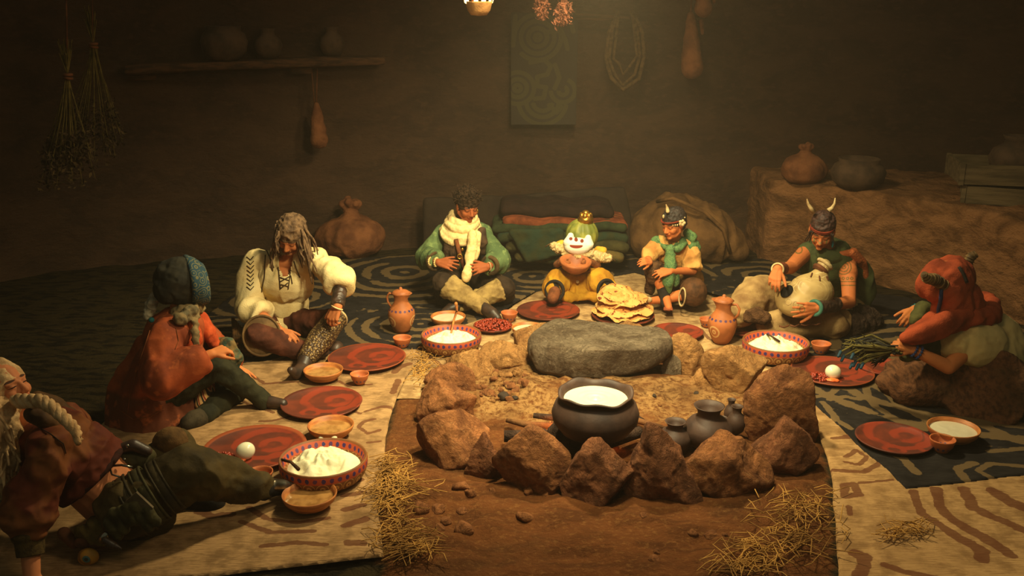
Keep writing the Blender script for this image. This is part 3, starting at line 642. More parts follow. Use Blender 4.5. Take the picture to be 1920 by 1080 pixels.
# small cups
mcup = band_mat('painted_cup', .012, .036, .02, 12, .045, .5, 3, low=lin(190, 104, 56), rimc=None, lowc=lin(190, 104, 56), dotc=lin(52, 60, 104))
def cup(px, py, w_, lab):
    z = .06
    for _ in range(4): g = G(px, py, z); r = w_*M(g)/2; h = 1.15*r; z = h+.012
    o = lathe_obj('clay_cup', [(.001, 0), (r*.5, 0), (r*.55, h*.08), (r*.85, h*.45), (r, h*.9), (r*1.02, h), (r*.94, h*.99), (r*.88, h*.8), (r*.6, h*.3), (.001, h*.22)], mcup, loc=(g[0], g[1], .012)); return tag(o, lab, 'cup', 'small clay cups')
for q in [(754, 632, 34, 'clay cup in front of the left jug'), (674, 700, 35, 'clay cup between the left broth bowl and the mat edge'), (487, 884, 48, 'clay cup half hidden behind the reclining person\'s leg'), (955, 585, 31, 'clay cup left of the plate before the masked figure'), (1326, 597, 28, 'clay cup partly hidden behind the right jug'), (1540, 643, 36, 'clay cup right of the right painted bowl'), (1768, 822, 46, 'clay cup between the far right plate and milk bowl')]: cup(*q)
# jugs
def jug(px, py, hpx, lab, side, s=1):
    g = G(px, py, 0); h = hpx*M(g)/math.cos(.33); k = h/.30
    mj = band_mat('painted_jug', .150*k, .172*k, .085*k, 16, .088*k, .024*k, 3, low=lin(176, 102, 54), rimc=None, lowc=lin(206, 160, 102), lim=.55)
    o = thing('clay_jug', lab, 'jug', (g[0], g[1], .012), 'painted clay jugs', rz=-1.35)
    prof = [(.001, 0), (.048, 0), (.062, .02), (.082, .07), (.092, .115), (.088, .15), (.068, .18), (.05, .205), (.045, .23), (.052, .262), (.064, .275), (.060, .277), (.046, .262), (.038, .23), (.001, .2)]
    def wav(r, z, t):
        if z > .24: r = r*(1+.25*max(0, math.cos(t-2.4))**6)
        return r, z
    lathe_obj('jug_body', [(a*k, c_*k) for a, c_ in prof], mj, o, wav=lambda r, z, t: (lambda q: (q[0]*1, q[1]))(((r*(1+.28*max(0, math.cos(t-side))**8) if z > .24*k else r), z)))
    l = lathe_obj('lid', [(.001, .268), (.06, .270), (.062, .276), (.045, .288), (.018, .296), (.010, .298), (.012, .306), (.006, .313), (.001, .314)], clay, o); l.scale = (k, k, k)
    b = Bm(); a = side+PI; d = V3(math.cos(a), math.sin(a), 0); b.tube([d*.05*k+V3(0, 0, .255*k), d*.085*k+V3(0, 0, .262*k), d*.105*k+V3(0, 0, .235*k), d*.10*k+V3(0, 0, .20*k), d*.078*k+V3(0, 0, .168*k)], [.008*k]*5, 8)
    link('handle', mesh_of('handle', b.verts(), b.f), clay, o)
jug(754, 624, 78, 'painted clay jug with lid behind the left painted bowl, left rear of the hearth', 1.0)
jug(1352, 644, 84, 'painted clay jug with lid at the right rear of the hearth', 3.9)
# eggs, beans, sauce on plates
megg = cm('boiled_egg', (.86, .82, .58), (.80, .74, .50), 5, .25, .05, .001, spec=.5); mbean = cm('red_beans', lin(158, 52, 26), lin(104, 30, 16), 30, .35, .2, .001, spec=.5); msau = cm('tomato_sauce', lin(232, 128, 60), lin(214, 96, 44), 20, .3, .3, .003, spec=.5)
bs_ = Bm().ell((0, 0, 0), (.010, .007, .006), seg=8); mbn = mesh_of('bean', bs_.verts(), bs_.f); smooth(mbn); mbn.materials.append(mbean)
def beans(px, py, wx, wy, z, n, lab, grp, pile=.0):
    rs = np.random.RandomState(int(px))
    for k in range(n):
        a, q = rs.rand()*6.28, math.sqrt(rs.rand()); g = G(px+wx*q*math.cos(a), py+wy*q*math.sin(a), z); o = bpy.data.objects.new('bean', mbn); C.objects.link(o)
        o.location = (g[0], g[1], z+pile*(1-q*q)*rs.uniform(.5, 1)); o.rotation_euler = (rs.rand()*3, rs.rand(), rs.rand()*6); s = rs.uniform(.9, 1.4); o.scale = (s, s, s); tag(o, lab, 'bean', grp)
def egg(px, py, r, dx, lab, side):
    g = G(px, py, .055); e = Bm().ell((0, 0, 0), (r*1.12, r*.98, r), seg=28); o = link('boiled_egg', mesh_of('egg', e.verts(), e.f), megg, None, (g[0], g[1], .018+r)); o.rotation_euler = (0, -.5*side, .3); tag(o, lab, 'egg', 'boiled eggs')
    me = remesh(*(lambda b: (b.verts(), b.f))(Bm().ell((0, 0, 0), (.030, .026, .010)).ell((.02, -.008, 0), (.018, .020, .009)).ell((-.024, .006, 0), (.018, .020, .008))), .004, 3)
    g = G(px+dx, py+13, .03); tag(link('tomato_sauce', me, msau, None, (g[0], g[1], .032)), 'dab of orange sauce below the egg on the '+('front left' if px < 900 else 'right')+' plate', 'sauce')
egg(460, 848, .043, -12, 'shiny peeled egg on the plate by the reclining person', 1); egg(1562, 700, .044, -1, 'shiny peeled egg on the plate on the dark rug', -1)
beans(418, 858, 22, 9, .032, 55, 'red bean beside the egg on the front left plate', 'beans on the front left plate', .014)
beans(1533, 708, 22, 8, .032, 60, 'red bean beside the egg on the right plate', 'beans on the right plate', .014)
beans(924, 610, 33, 11, .036, 250, 'red bean in the heap on the bean dish', 'beans on the bean dish', .03)
# flat bread heap
m = Mat('flat_bread', lin(220, 164, 92), .8, 0, .2); m.coord(); m.mix(m.noise(9, 4).ss(.46, .6)*.8, lin(206, 138, 70)); m.mix(m.noise(22, 4, None, .6, .6).ss(.56, .62), lin(120, 56, 28)); m.bump(m.noise(24, 4), .5, .006); mbread = m.done()
g0 = G(1167, 590, .03); R0 = 52*M(g0)
specs = [(0, 0, 0, 1.08, 0, 0), (.03, .02, .028, 1.0, .03, .05), (-.01, .02, .062, .95, -.06, -.05), (.01, .03, .10, .86, .08, .12), (-.03, .02, .135, .76, .12, -.12), (-.04, .0, .165, .62, .22, .10)]
bl = ['lowest and widest flat bread in the heap', 'second flat bread up from the plate', 'third flat bread up from the plate', 'flat bread just under the top two', 'browned flat bread draped just below the top one', 'topmost flat bread on the heap']
for i, (dx, dy, dz, s, tx, ty) in enumerate(specs):
    n = 26; vs = []
    for a in range(n+1):
        for k in range(56):
            t = 2*PI*k/56; q = a/n; r = R0*s*q*(1+.05*math.sin(3*t+i)+.03*math.sin(7*t+i*2)); vs.append((r*math.cos(t)*1.02, r*math.sin(t), 0))
    vs = np.array(vs); q = np.repeat(np.arange(n+1)/n, 56)
    th = .022*np.sqrt(np.clip(1-q**4, 0, 1)); top = .014*fbm(vs+i*3, 16, 3, i)-.034*q**3*(i > 1)+.012*fbm(vs, 7, 2, i+9)
    A = vs.copy(); A[:, 2] = top+th/2; B = vs.copy(); B[:, 2] = top-th/2
    fs = []; N = len(vs)
    for a in range(n):
        for k in range(56):
            q4 = (a*56+k, a*56+(k+1) % 56, (a+1)*56+(k+1) % 56, (a+1)*56+k); fs.append(q4); fs.append(tuple(N+x for x in q4[::-1]))
    o = link('flat_bread', mesh_of('flat_bread', np.vstack((A, B)), fs), mbread, None, (g0[0]+dx, g0[1]+dy, .05+dz)); o.rotation_euler = (ty, tx, i*1.1); tag(o, bl[i]+', rear of the hearth', 'bread', 'heap of flat breads')
# pot
z = .3; gp = G(1117, 746, .34); Rp = 165*M(gp)/2
prof = [(.001, 0), (.45, .02), (.78, .14), (.97, .42), (1.0, .62), (.93, .84), (.80, .97), (.775, 1.01), (.80, 1.07), (.855, 1.12), (.86, 1.16), (.80, 1.16), (.73, 1.06), (.72, .95), (.6, .8), (.001, .8)]
hp = Rp*.92
def wv(r, z, t):
    zz = z+(.005*math.sin(3*t+1)+.005*math.sin(7*t))*(z > 1.04*hp); return r*(1+.012*math.sin(4*t)*(z > 1.04*hp)), zz
pot = thing('cooking_pot', 'large dark clay cooking pot of milk standing on the fire', 'pot', (gp[0], gp[1], .34-1.10*hp+.02))
lathe_obj('pot_body', [(a*Rp, c_*hp) for a, c_ in prof], darkclay, pot, seg=72, wav=wv)
po = bpy.data.objects.new('t', None); po.location = (gp[0], gp[1], pot.location[2])
fill(po, Rp*.74, hp, .99, mmilk, 'simmering_milk', 'pale milk simmering in the big dark pot', 'milk', amp=.001, rr=.99, wav=.004)
# black vases
def vase(px, py, wpx, hpx, lab):
    g = G(px, py, 0); mm = M(g); r = wpx*mm/2; h = hpx*mm*.98
    prof = [(.001, 0), (.45, 0), (.8, .12), (1.0, .36), (.97, .5), (.75, .66), (.5, .74), (.44, .80), (.47, .9), (.60, .985), (.62, 1.0), (.56, 1.0), (.40, .9), (.36, .8), (.001, .7)]
    o = lathe_obj('black_vase', [(a*r, c_*h) for a, c_ in prof], darkclay, loc=(g[0], g[1], 0)); return tag(o, lab, 'vase', 'black clay vases')
vase(1264, 842, 64, 58, 'short black vase immediately right of the cooking pot'); vase(1325, 838, 92, 86, 'largest black clay vase')
vase(1352, 824, 30, 46, 'smallest black jar, touching the largest vase'); vase(1379, 812, 36, 56, 'slim black jar nearest the leaning rock'); vase(1369, 792, 26, 48, 'black jar peeking from behind the slim jars')
# ladles and spoons
def ladle(pts, r, mat, lab, sp=None):
    b = Bm(); b.tube(pts, r, 8); 
    if sp is not None: b.ell(sp, (.022, .016, .008), seg=12)
    tag(emit('ladle', b, mat), lab, 'ladle', None)
g = G(843, 622, .1); ladle([G(846, 625, .11), G(851, 600, .15)+V3(0, .0, 0), G(857, 582, .16), X(855, 569, g[1]/K+.05)], [.008, .007, .008, .011], wood_bowl, 'wooden ladle standing upright in the left painted bowl')
ladle([G(1462, 641, .13), G(1455, 636, .145), G(1444, 629, .15), G(1437, 627, .13)], [.008, .007, .006, .006], wood, 'dark curved spoon resting in the mash on the right')
ladle([G(528, 862, .12), G(545, 866, .13), G(560, 880, .12)], [.007, .007, .009], wood, 'dark spoon leaning on the rim of the front painted bowl')
# ================= background =================
sh0 = X(240, 128, 6.62); sh1 = X(722, 112, 6.95)
b = Bm(); ax = nrm(sh1-sh0); up = V3(0, 0, 1); R = rotm((ax, nrm(np.cross(up, ax)), up))
for i in range(14):
    pass
L = np.linalg.norm(sh1-sh0); b.box((sh0+sh1)/2, (L/2, .13, .035), R); me = remesh(b.verts(), b.f, .02, 3); c = co(me); c += nor(me)*(.012*fbm((c @ R)*V3(.4, 3, 3), 4, 4, 3))[:, None]; setco(me, c)
o = tag(link('wooden_shelf', me, wood), 'rough wooden plank shelf on the left of the back wall', 'shelf')
b = Bm(); p = X(268, 142, 6.7); b.box(p, (.11, .09, .03), R); p2 = X(565, 130, 6.9); emit('bracket', b, wood, o); b = Bm(); b.box(p2, (.08, .1, .03), R); emit('bracket', b, wood, o)
o.location = (0, 0, 0)
ztop = lambda t: lerp(sh0, sh1, t)+V3(0, 0, .04)
mpot = cm('old_clay', lin(92, 70, 52), lin(64, 50, 38), 8, .8, .5, .01)
def pot_on(name, base, r, h, prof, mat, lab, grp='pots on the wall shelf', cat='pot'):
    return tag(lathe_obj(name, [(a*r, c_*h) for a, c_ in prof], mat, loc=base), lab, cat, grp)
wide = [(.001, 0), (.6, 0), (.92, .25), (1, .55), (.88, .78), (.72, .86), (.76, 1), (.70, 1), (.62, .85), (.001, .7)]
neck = [(.001, 0), (.55, 0), (.9, .22), (1, .45), (.85, .66), (.5, .78), (.46, .88), (.56, 1), (.50, 1), (.38, .88), (.001, .7)]
pot_on('clay_pot', ztop(.37), .19, .27, wide, mpot, 'largest and leftmost pot on the wall shelf'); pot_on('clay_pot', ztop(.54), .115, .24, neck, mpot, 'middle small-necked pot on the wall shelf'); pot_on('clay_pot', ztop(.79), .105, .24, neck, mpot, 'rightmost small-necked pot on the wall shelf')
# sacks
mhide = cm('tan_hide', lin(134, 84, 52), lin(100, 60, 38), 7, .85, .6, .01); mcloth = cm('sack_cloth', lin(116, 82, 48), lin(86, 60, 36), 8, .9, .5, .01); mleather = cm('brown_leather', lin(110, 66, 40), lin(74, 44, 28), 12, .65, .4, .004)
def sack(px0, px1, py, hpx, zb, lab, mat, cloud=0, tie=.82, seed=1):
    g = G((px0+px1)/2, py, zb); mm = M(g); r = (px1-px0)*mm/2; h = hpx*mm
    o = thing('tied_sack', lab, 'sack', g)
    b = Bm(); b.ell(g+V3(0, 0, h*.32), (r, r*.85, h*.34)); b.cap(g+V3(0, 0, h*.4), g+V3(r*.05, 0, h*tie*.85), r*.8, r*.22); b.ell(g+V3(0, 0, h*.2), (r*.96, r*.82, h*.22))
    blob('sack_body', b, mat, o, .014, 6, fold=.012, fsc=5, seed=seed)
    b = Bm(); t = g+V3(r*.05, 0, h*tie*.88)
    for k in range(7):
        a = k*.9+seed; d = V3(math.cos(a), math.sin(a)*.6, 0); b.cap(t, t+d*r*.24+V3(0, 0, h*.17*(1+.2*math.sin(k*2.))), r*.07, r*.10)
    b.ell(t+V3(0, 0, .02), (r*.2, r*.16, h*.07)); blob('sack_neck', b, mat, o, .008, 2, fold=.006, fsc=14)
    b = Bm(); b.torus(t, (0.1, 0, 1), r*.17, .008); emit('tie_cord', b, mleather, o)
sack(594, 722, 478, 112, 0, 'large tied leather sack on the floor by the back wall, left', mhide)
sack(1463, 1547, 340, 74, .70, 'small tied sack standing on the mud ledge', mhide, seed=4)
# big bundle
o = thing('cloth_bundle', 'huge bulging cloth bundle behind the seated child', 'bundle', X(1300, 480, 6.75))
b = Bm(); b.ell(X(1268, 432, 6.78), (.36, .3, .30)); b.ell(X(1300, 440, 6.7), (.37, .3, .26)); b.ell(X(1352, 452, 6.7), (.2, .22, .17)); b.ell(X(1230, 450, 6.75), (.18, .24, .2)); b.ell(X(1370, 466, 6.7), (.14, .2, .11))
blob('bundle_body', b, mcloth, o, .018, 6, fold=.03, fsc=3.2, seed=9, fold_dir=(0, .4, 1)); 
b = Bm(); b.tube([X(1232, 378, 6.62), X(1262, 372, 6.5), X(1322, 398, 6.45), X(1356, 430, 6.45), X(1368, 470, 6.46)], .016, 8); emit('bundle_cord', b, mcloth, o)
# dark headboard panel
p0 = X(792, 452, 6.75); p1 = X(1176, 440, 6.85); mdk = cm('dark_panel', lin(56, 44, 34), lin(44, 34, 28), 5, .9, .5, .01)
b = Bm(); q = [X(792, 372, 6.8), X(960, 366, 6.85), X(1120, 354, 6.9), X(1172, 352, 6.9), X(1185, 410, 6.88), X(1185, 470, 6.88), X(792, 478, 6.8)]
v = q+[a+V3(0, .07, 0) for a in q]; n = 7; b.add(v, [tuple(range(n))[::-1], tuple(range(n, 2*n))]+[(i, (i+1) % n, n+(i+1) % n, n+i) for i in range(n)])
me = remesh(b.verts(), b.f, .02, 4); c = co(me); c += nor(me)*(.012*fbm(c, 4, 3, 3))[:, None]; setco(me, c); tag(link('back_panel', me, mdk), 'long low dark board leaning on the back wall behind the blankets', 'panel')
# folded blankets
mbl = {k: cm('blanket_'+k, *v, 9, .95, .5, .006) for k, v in dict(rust=(lin(128, 66, 38), lin(88, 44, 28)), green=(lin(52, 60, 38), lin(34, 42, 28)), dark=(lin(46, 30, 24), lin(34, 24, 20)), tan=(lin(110, 88, 46), lin(52, 60, 38)), teal=(lin(38, 54, 40), lin(50, 52, 30)), olive=(lin(70, 64, 36), lin(46, 44, 26))).items()}
def blanket(x0, x1, yt, yb, Y, mat, lab, d=.36, sl=0):
    a = X(x0, (yt+yb)/2, Y); c_ = X(x1, (yt+yb)/2+sl, Y); h = (yb-yt)*M(a)/2*1.0; b = Bm(); n = 18; pts = [lerp(a, c_, i/n) for i in range(n+1)]
    for dy in (0, d*.25, d*.5, d*.75, d): b.chain([p+V3(0, dy, .012*math.sin(i*.9)) for i, p in enumerate(pts)], [h*.84]*(n+1))
    me = remesh(b.verts(), b.f, .014, 5); c = co(me); c += nor(me)*(.012*(1-np.abs(fbm(c*V3(.5, 1, 2), 8, 3, int(yt)))))[:, None]; setco(me, c); return tag(link('folded_blanket', me, mat), lab, 'blanket', 'pile of folded blankets')
blanket(975, 1160, 470, 492, 6.3, mbl['tan'], 'lowest green and tan blanket in the pile'); blanket(958, 1170, 452, 474, 6.32, mbl['olive'], 'olive blanket second from the bottom of the pile')
blanket(940, 1170, 436, 456, 6.36, mbl['teal'], 'dark teal blanket with a folded edge in the middle of the pile'); blanket(930, 1168, 420, 438, 6.4, mbl['green'], 'green blanket just under the rust coloured one', sl=-3)
blanket(952, 1168, 406, 426, 6.42, mbl['rust'], 'rust orange blanket standing out in the pile', sl=8); blanket(950, 1140, 382, 408, 6.5, mbl['dark'], 'dark brown bolster on top of the blanket pile', sl=3)
b = Bm(); n = 14
for i in range(n): 
    t = i/(n-1); a = X(960+30*t, 436+50*t, 6.24-.02*t); c_ = X(1050+10*t, 432+40*t, 6.22-.02*t); b.cap(a, c_, .022, .022)
me = remesh(b.verts(), b.f, .012, 5); c = co(me); c += nor(me)*(.012*(1-np.abs(fbm(c, 9, 3, 8))))[:, None]; setco(me, c); tag(link('draped_blanket', me, mbl['teal']), 'teal cloth hanging down over the front of the blanket pile', 'blanket')
# hanging things on the wall
b = Bm(); b.tube([X(595, 128, 6.84), X(593, 195, 6.8)], .006, 6); b.tube([X(584, 128, 6.84), X(590, 200, 6.8)], .005, 6); o = thing('hanging_pouch', 'pale leather pouch hanging on cords below the shelf', 'pouch', X(595, 282, 6.8)); emit('cord', b, mleather, o)
b = Bm(); b.chain([X(593, 196, 6.8), X(596, 222, 6.8), X(598, 262, 6.8)], [.018, .055, .068]); b.ell(X(598, 258, 6.8), (.078, .04, .09)); blob('pouch_body', b, mhide, o, .009, 5, fold=.006, fsc=10)
def gourd(px, y0, y1, wpx, Y, lab):
    a = X(px-2, y0, Y); c_ = X(px, y1-wpx*.5, Y); r = wpx*M(a)/2; o = thing('hanging_gourd', lab, 'gourd', X(px, y1, Y)); b = Bm(); b.chain([a, lerp(a, c_, .5), c_], [r*.3, r*.72, r]); blob('gourd_body', b, mhide, o, .008, 4, fold=.004)
    b = Bm(); b.tube([a, X(px, -30, Y)], .007, 6); b.cap(X(px+18, y0+12, Y), X(px+20, y0+34, Y), .02, .014); emit('cord', b, mleather, o)
gourd(1297, 28, 148, 42, 6.85, 'long gourd hanging on the back wall at right'); gourd(1319, -30, 32, 32, 6.7, 'gourd hanging highest, cut by the top of the picture')
# tapestry
ta, tb = X(958, 24, 6.98), X(1080, 234, 6.98); 
m = Mat('tapestry', lin(52, 44, 36), .95); m.coord(); at = m.nt.nodes.new('ShaderNodeAttribute'); at.attribute_name = 'pat'; m.mix(Ex(m.nt, at.outputs['Fac']).ss(.35, .6), lin(66, 60, 38)); m.bump(m.noise(40, 3), .4, .004); mt = m.done()
nx, nz = 90, 150; us = np.linspace(0, 1, nx); ws = np.linspace(0, 1, nz); A, B = np.meshgrid(us, ws); A = A.ravel(); B = B.ravel(); W_ = tb[0]-ta[0]; H_ = ta[2]-tb[2]
P = np.stack((ta[0]+A*W_, np.full(len(A), ta[1])+.006*np.sin(A*9), ta[2]-B*H_), -1); U = A*120; V_ = B*210
def cr(cx, cy, rs_, w_=4.5, a0=-9, a1=9):
    d = np.hypot(U-cx, V_-cy); t = np.arctan2(V_-cy, U-cx); o = np.zeros(len(U)); 
    for r in rs_: o = np.maximum(o, np.clip(1.4-np.abs(d-r)/w_, 0, 1)*((t > a0) & (t < a1)))
    return o
def ln(pts, w_=4.5):
    Pq = np.stack((U, V_), -1); return np.clip(1.4-seg_d(Pq, [np.array(p, float) for p in pts])/w_, 0, 1)
pat = cr(48, 45, (5, 17, 30), 4.5); pat = np.maximum(pat, cr(48, 45, (42,), 4.5, -3.1, 2.4)); pat = np.maximum(pat, cr(12, 140, (6, 17, 30), 4.5)); pat = np.maximum(pat, cr(95, 145, (8, 22), 4.5, -1.2, 3.2))
for q in ([(66, 35), (90, 32), (98, 50), (102, 66)], [(35, 92), (60, 86), (72, 98), (66, 114), (48, 118), (48, 136), (64, 138), (60, 158), (44, 160)], [(80, 96), (88, 120), (80, 140)], [(8, 6), (4, 60)], [(108, 20), (112, 34)], [(70, 172), (84, 186), (92, 176)]): pat = np.maximum(pat, ln(q))
pat = np.maximum(pat, cr(58, 165, (18, 30, 44), 4.5, .15, 3.0))
fs = [(j*nx+i, j*nx+i+1, (j+1)*nx+i+1, (j+1)*nx+i) for j in range(nz-1) for i in range(nx-1)]; N = len(P); bk = P+V3(0, .012, 0)
ed = [j*nx for j in range(nz)]+[(nz-1)*nx+i for i in range(1, nx)]+[j*nx+nx-1 for j in range(nz-2, -1, -1)]+[i for i in range(nx-2, 0, -1)]
fs += [tuple(N+k for k in f[::-1]) for f in fs]+[(ed[i], ed[(i+1) % len(ed)], N+ed[(i+1) % len(ed)], N+ed[i]) for i in range(len(ed))]
me = mesh_of('wall_tapestry', np.vstack((P, bk)), fs); a_ = me.attributes.new('pat', 'FLOAT', 'POINT'); a_.data.foreach_set('value', np.concatenate((pat, pat)).astype(np.float32)); tag(link('wall_tapestry', me, mt), 'dark cloth hanging with ring and maze pattern on the back wall', 'tapestry')
b = Bm(); b.tube([X(1078, 30, 6.97), X(1180, 36, 6.97)], .03, 8); tag(emit('wooden_beam', b, wood), 'short dim wooden bar on the back wall right of the tapestry', 'beam')
mrope = cm('pale_rope', lin(96, 72, 44), lin(70, 52, 34), 30, .95, .6, .004)
ro = thing('hanging_rope', 'coil of pale rope hung on the back wall right of the tapestry', 'rope', X(1170, 168, 6.95))
for k, (x0, x1, y1, r) in enumerate([(1136, 1208, 168, .018), (1142, 1200, 160, .014), (1150, 1194, 140, .013)]):
    b = Bm(); cx = (x0+x1)/2; b.tube([X(cx-12, 20, 6.96), X(x0+6, 60, 6.93), X(x0, 110, 6.92), X(x0+10, y1-22, 6.92), X(cx-4, y1, 6.92), X(x1-10, y1-20, 6.92), X(x1, 105, 6.92), X(x1-4, 60, 6.93), X(cx+12, 20, 6.96)], r, 8); emit('rope_loop', b, mrope, ro)
# herb bundles
mherb = cm('dried_herb', lin(104, 88, 44), lin(66, 56, 30), 20, .95, .3, .003); mherb2 = cm('dried_leaf', lin(84, 66, 40), lin(52, 40, 28), 20, .95, .3, .003)
def herbs(px, ytie, ybot, spread, Y, lab, seed, ytop=-30, mat2=None, n=34, mat=None, name='dried_herb_bundle'):
    rs = np.random.RandomState(seed); t = X(px, ytie, Y); o = thing(name, lab, 'herbs', X(px, ybot, Y)); mm = M(t); mat = mat or mherb; mat2 = mat2 or mherb2
    b = Bm(); lf = Bm()
    for k in range(n):
        a = rs.rand()*6.28; q = math.sqrt(rs.rand()); e = X(px+spread*q*math.cos(a), ybot-(ybot-ytie)*rs.uniform(0, .35), Y)+V3(0, spread*mm*q*math.sin(a)*.7, 0); mid = lerp(t, e, .4)+V3(0, 0, -.02); b.tube([t+V3(rs.normal()*.008, rs.normal()*.008, 0), mid, e], [.0035, .003, .002], 4, False)
        up_ = t+V3(rs.normal()*.02, rs.normal()*.02, (ytie-max(ytop, ytie-70))*mm*rs.uniform(.5, 1)); b.tube([t, up_], [.004, .003], 4, False)
        for j in range(28):
            s_ = rs.uniform(.45, 1.05); c_ = lerp(mid, e, s_)+rs.normal(size=3)*.014; R_ = rotm((nrm(rs.normal(size=3)), V3(0, 1, 0), V3(0, 0, 1))); d_ = nrm(rs.normal(size=3)); w_ = nrm(np.cross(d_, rs.normal(size=3))); l_ = rs.uniform(.012, .026); lf.add([c_-d_*l_, c_+w_*l_*.4, c_+d_*l_, c_-w_*l_*.4+nrm(np.cross(d_, w_))*.003], [(0, 1, 2), (0, 2, 3)])
    emit('stems', b, mat, o, False); emit('dry_leaves', lf, mat2, o, False); b = Bm(); b.torus(t, (0, 0, 1), .022, .01); b.torus(t-V3(0, 0, .02), (0.2, 0, 1), .022, .009); emit('tie', b, mleather, o); b = Bm(); b.tube([t, X(px-4, -40, Y)], .006, 6); emit('hanging_cord', b, mleather, o)
herbs(127, 140, 355, 52, 5.15, 'bundle of dried herbs hanging lower at the upper left', 3); herbs(175, 82, 300, 58, 5.6, 'bundle of dried herbs hanging higher, right of the lower bundle', 4)
mfl = cm('dried_flower', lin(150, 92, 66), lin(110, 66, 48), 20, .95, .3, .003)
herbs(1014, -40, 34, 10, 5.6, 'small dried flower bunch at the top edge beside the tapestry, left one', 5, n=16, mat=mfl, mat2=mfl, name='dried_flower_bunch'); herbs(1058, -40, 50, 13, 5.5, 'dried flower bunch at the top edge, right one and longer', 6, n=20, mat=mfl, mat2=mfl, name='dried_flower_bunch')
# hanging oil lamp
q = X(898, 30, 5.1); r = 25*M(q); lamp = thing('hanging_lamp', 'burning clay bowl lamp hanging at the top of the picture', 'lamp', q)
lathe_obj('lamp_bowl', [(.001, 0), (r*.6, .005), (r*.85, r*.4), (r*1.0, r*.95), (r*1.04, r*1.05), (r*.95, r*1.0), (r*.8, r*.6), (.001, r*.5)], cm('lamp_clay', lin(190, 140, 84), lin(150, 104, 60), 14, .8), lamp)
m = Mat('flame', (1, .5, .1)); m.b.inputs['Emission Color'].default_value = (1, .50, .12, 1); m.b.inputs['Emission Strength'].default_value = 9; mfm = m.done()
for dx, hh in ((-.9, .9), (.35, 1.2), (.9, .7), (-.2, .6)):
    b = Bm(); p = q+V3(dx*r, (.2 if dx > 0 else -.3)*r, r*1.05); b.chain([p, p+V3(dx*.1*r, 0, .35*r*hh), p+V3(dx*.25*r, 0, .95*r*hh)], [.014, .011, .003]); emit('flame', b, mfm, lamp)
b = Bm()
for a in (0, 2.1, 4.2): b.tube([q+V3(r*math.cos(a), r*math.sin(a), r), q+V3(0, 0, .5)], .004, 5)
emit('hanging_cord', b, mleather, lamp)
light('lamp_flame', 'POINT', q+V3(0, 0, .12), 5, (1, .55, .2), .05)
# on the ledge
pot_on('clay_pot', G(1606, 352, .70), 50*M(G(1606, 352, .7)), .24, wide, mpot, 'wide low clay pot on the mud ledge beside the small sack', None)
mcr = cm('crate_wood', lin(112, 94, 66), lin(78, 66, 46), 8, .9, .6, .005, stretch=(.4, 3, 3))
def crate(c_, w_, d_, h_, rz, lab):
    o = thing('wooden_crate', lab, 'crate', c_, 'crates on the ledge', rz)
    for nm, cc, rr in [('side_board', (0, -d_/2, h_/2), (w_/2, .009, h_/2)), ('side_board', (0, d_/2, h_/2), (w_/2, .009, h_/2)), ('end_board', (-w_/2, 0, h_/2), (.009, d_/2, h_/2)), ('end_board', (w_/2, 0, h_/2), (.009, d_/2, h_/2)), ('bottom', (0, 0, .01), (w_/2, d_/2, .008))]:
        b = Bm(); b.box(V3(*cc), rr); link(nm, mesh_of(nm, b.verts(), b.f), mcr, o, sm=False)
    for a in (-1, 1):
        for s_ in (-1, 1): b = Bm(); b.box(V3(a*w_/2, s_*d_/2, h_/2), (.016, .016, h_/2+.006)); link('corner_post', mesh_of('p', b.verts(), b.f), mcr, o, sm=False)
g = G(1852, 384, .70); crate((g[0]+.22, g[1]+.16, .70), .62, .46, .13, -.42, 'lower wooden crate under the other crate on the ledge'); crate((g[0]+.17, g[1]+.23, .846), .64, .5, .15, -.22, 'upper wooden crate carrying the jar')
pot_on('clay_jar', (g[0]+.30, g[1]+.28, .876), .19, .30, neck, mpot, 'round-bellied jar standing in the upper crate at the right edge', None, 'jar')
# ================= people =================
def torso(b, J, g=0.0, s=1.0, fat=1.0):
    sl, sr, nk, pl = J['shL'], J['shR'], J['neck'], J['pel']; up = nrm(nk-pl); sd = nrm((sr-sl)-up*np.dot(sr-sl, up)); fw = np.cross(up, sd); fw = nrm(fw); ch = J['chest']; R = rotm((sd, fw, up)); hw = np.linalg.norm(sr-sl)/2
    b.ell(lerp(ch, (sl+sr)/2, .3), (hw*.86+g, .105*s*fat+g, .15*s+g), R); b.ell(lerp(ch, pl, .5), (hw*.68*fat+g, .095*s*fat+g, .17*s+g), R); b.ell(pl+up*.02, (.155*s+g, .115*s+g, .12*s+g), R)
    b.cap(lerp(sl, sr, .12)+up*.0, lerp(sr, sl, .12), .058*s+g, .058*s+g); return sd, fw, up
def limb(b, J, a, m_, c, ra, rm, rc, g=0): b.cap(J[a], J[m_], ra+g, rm+g); b.cap(J[m_], J[c], rm+g, rc+g)
def frame(fwd, upv=(0, 0, 1)): f = nrm(fwd); r = nrm(np.cross(f, nrm(upv))); u = np.cross(r, f); return r, f, u
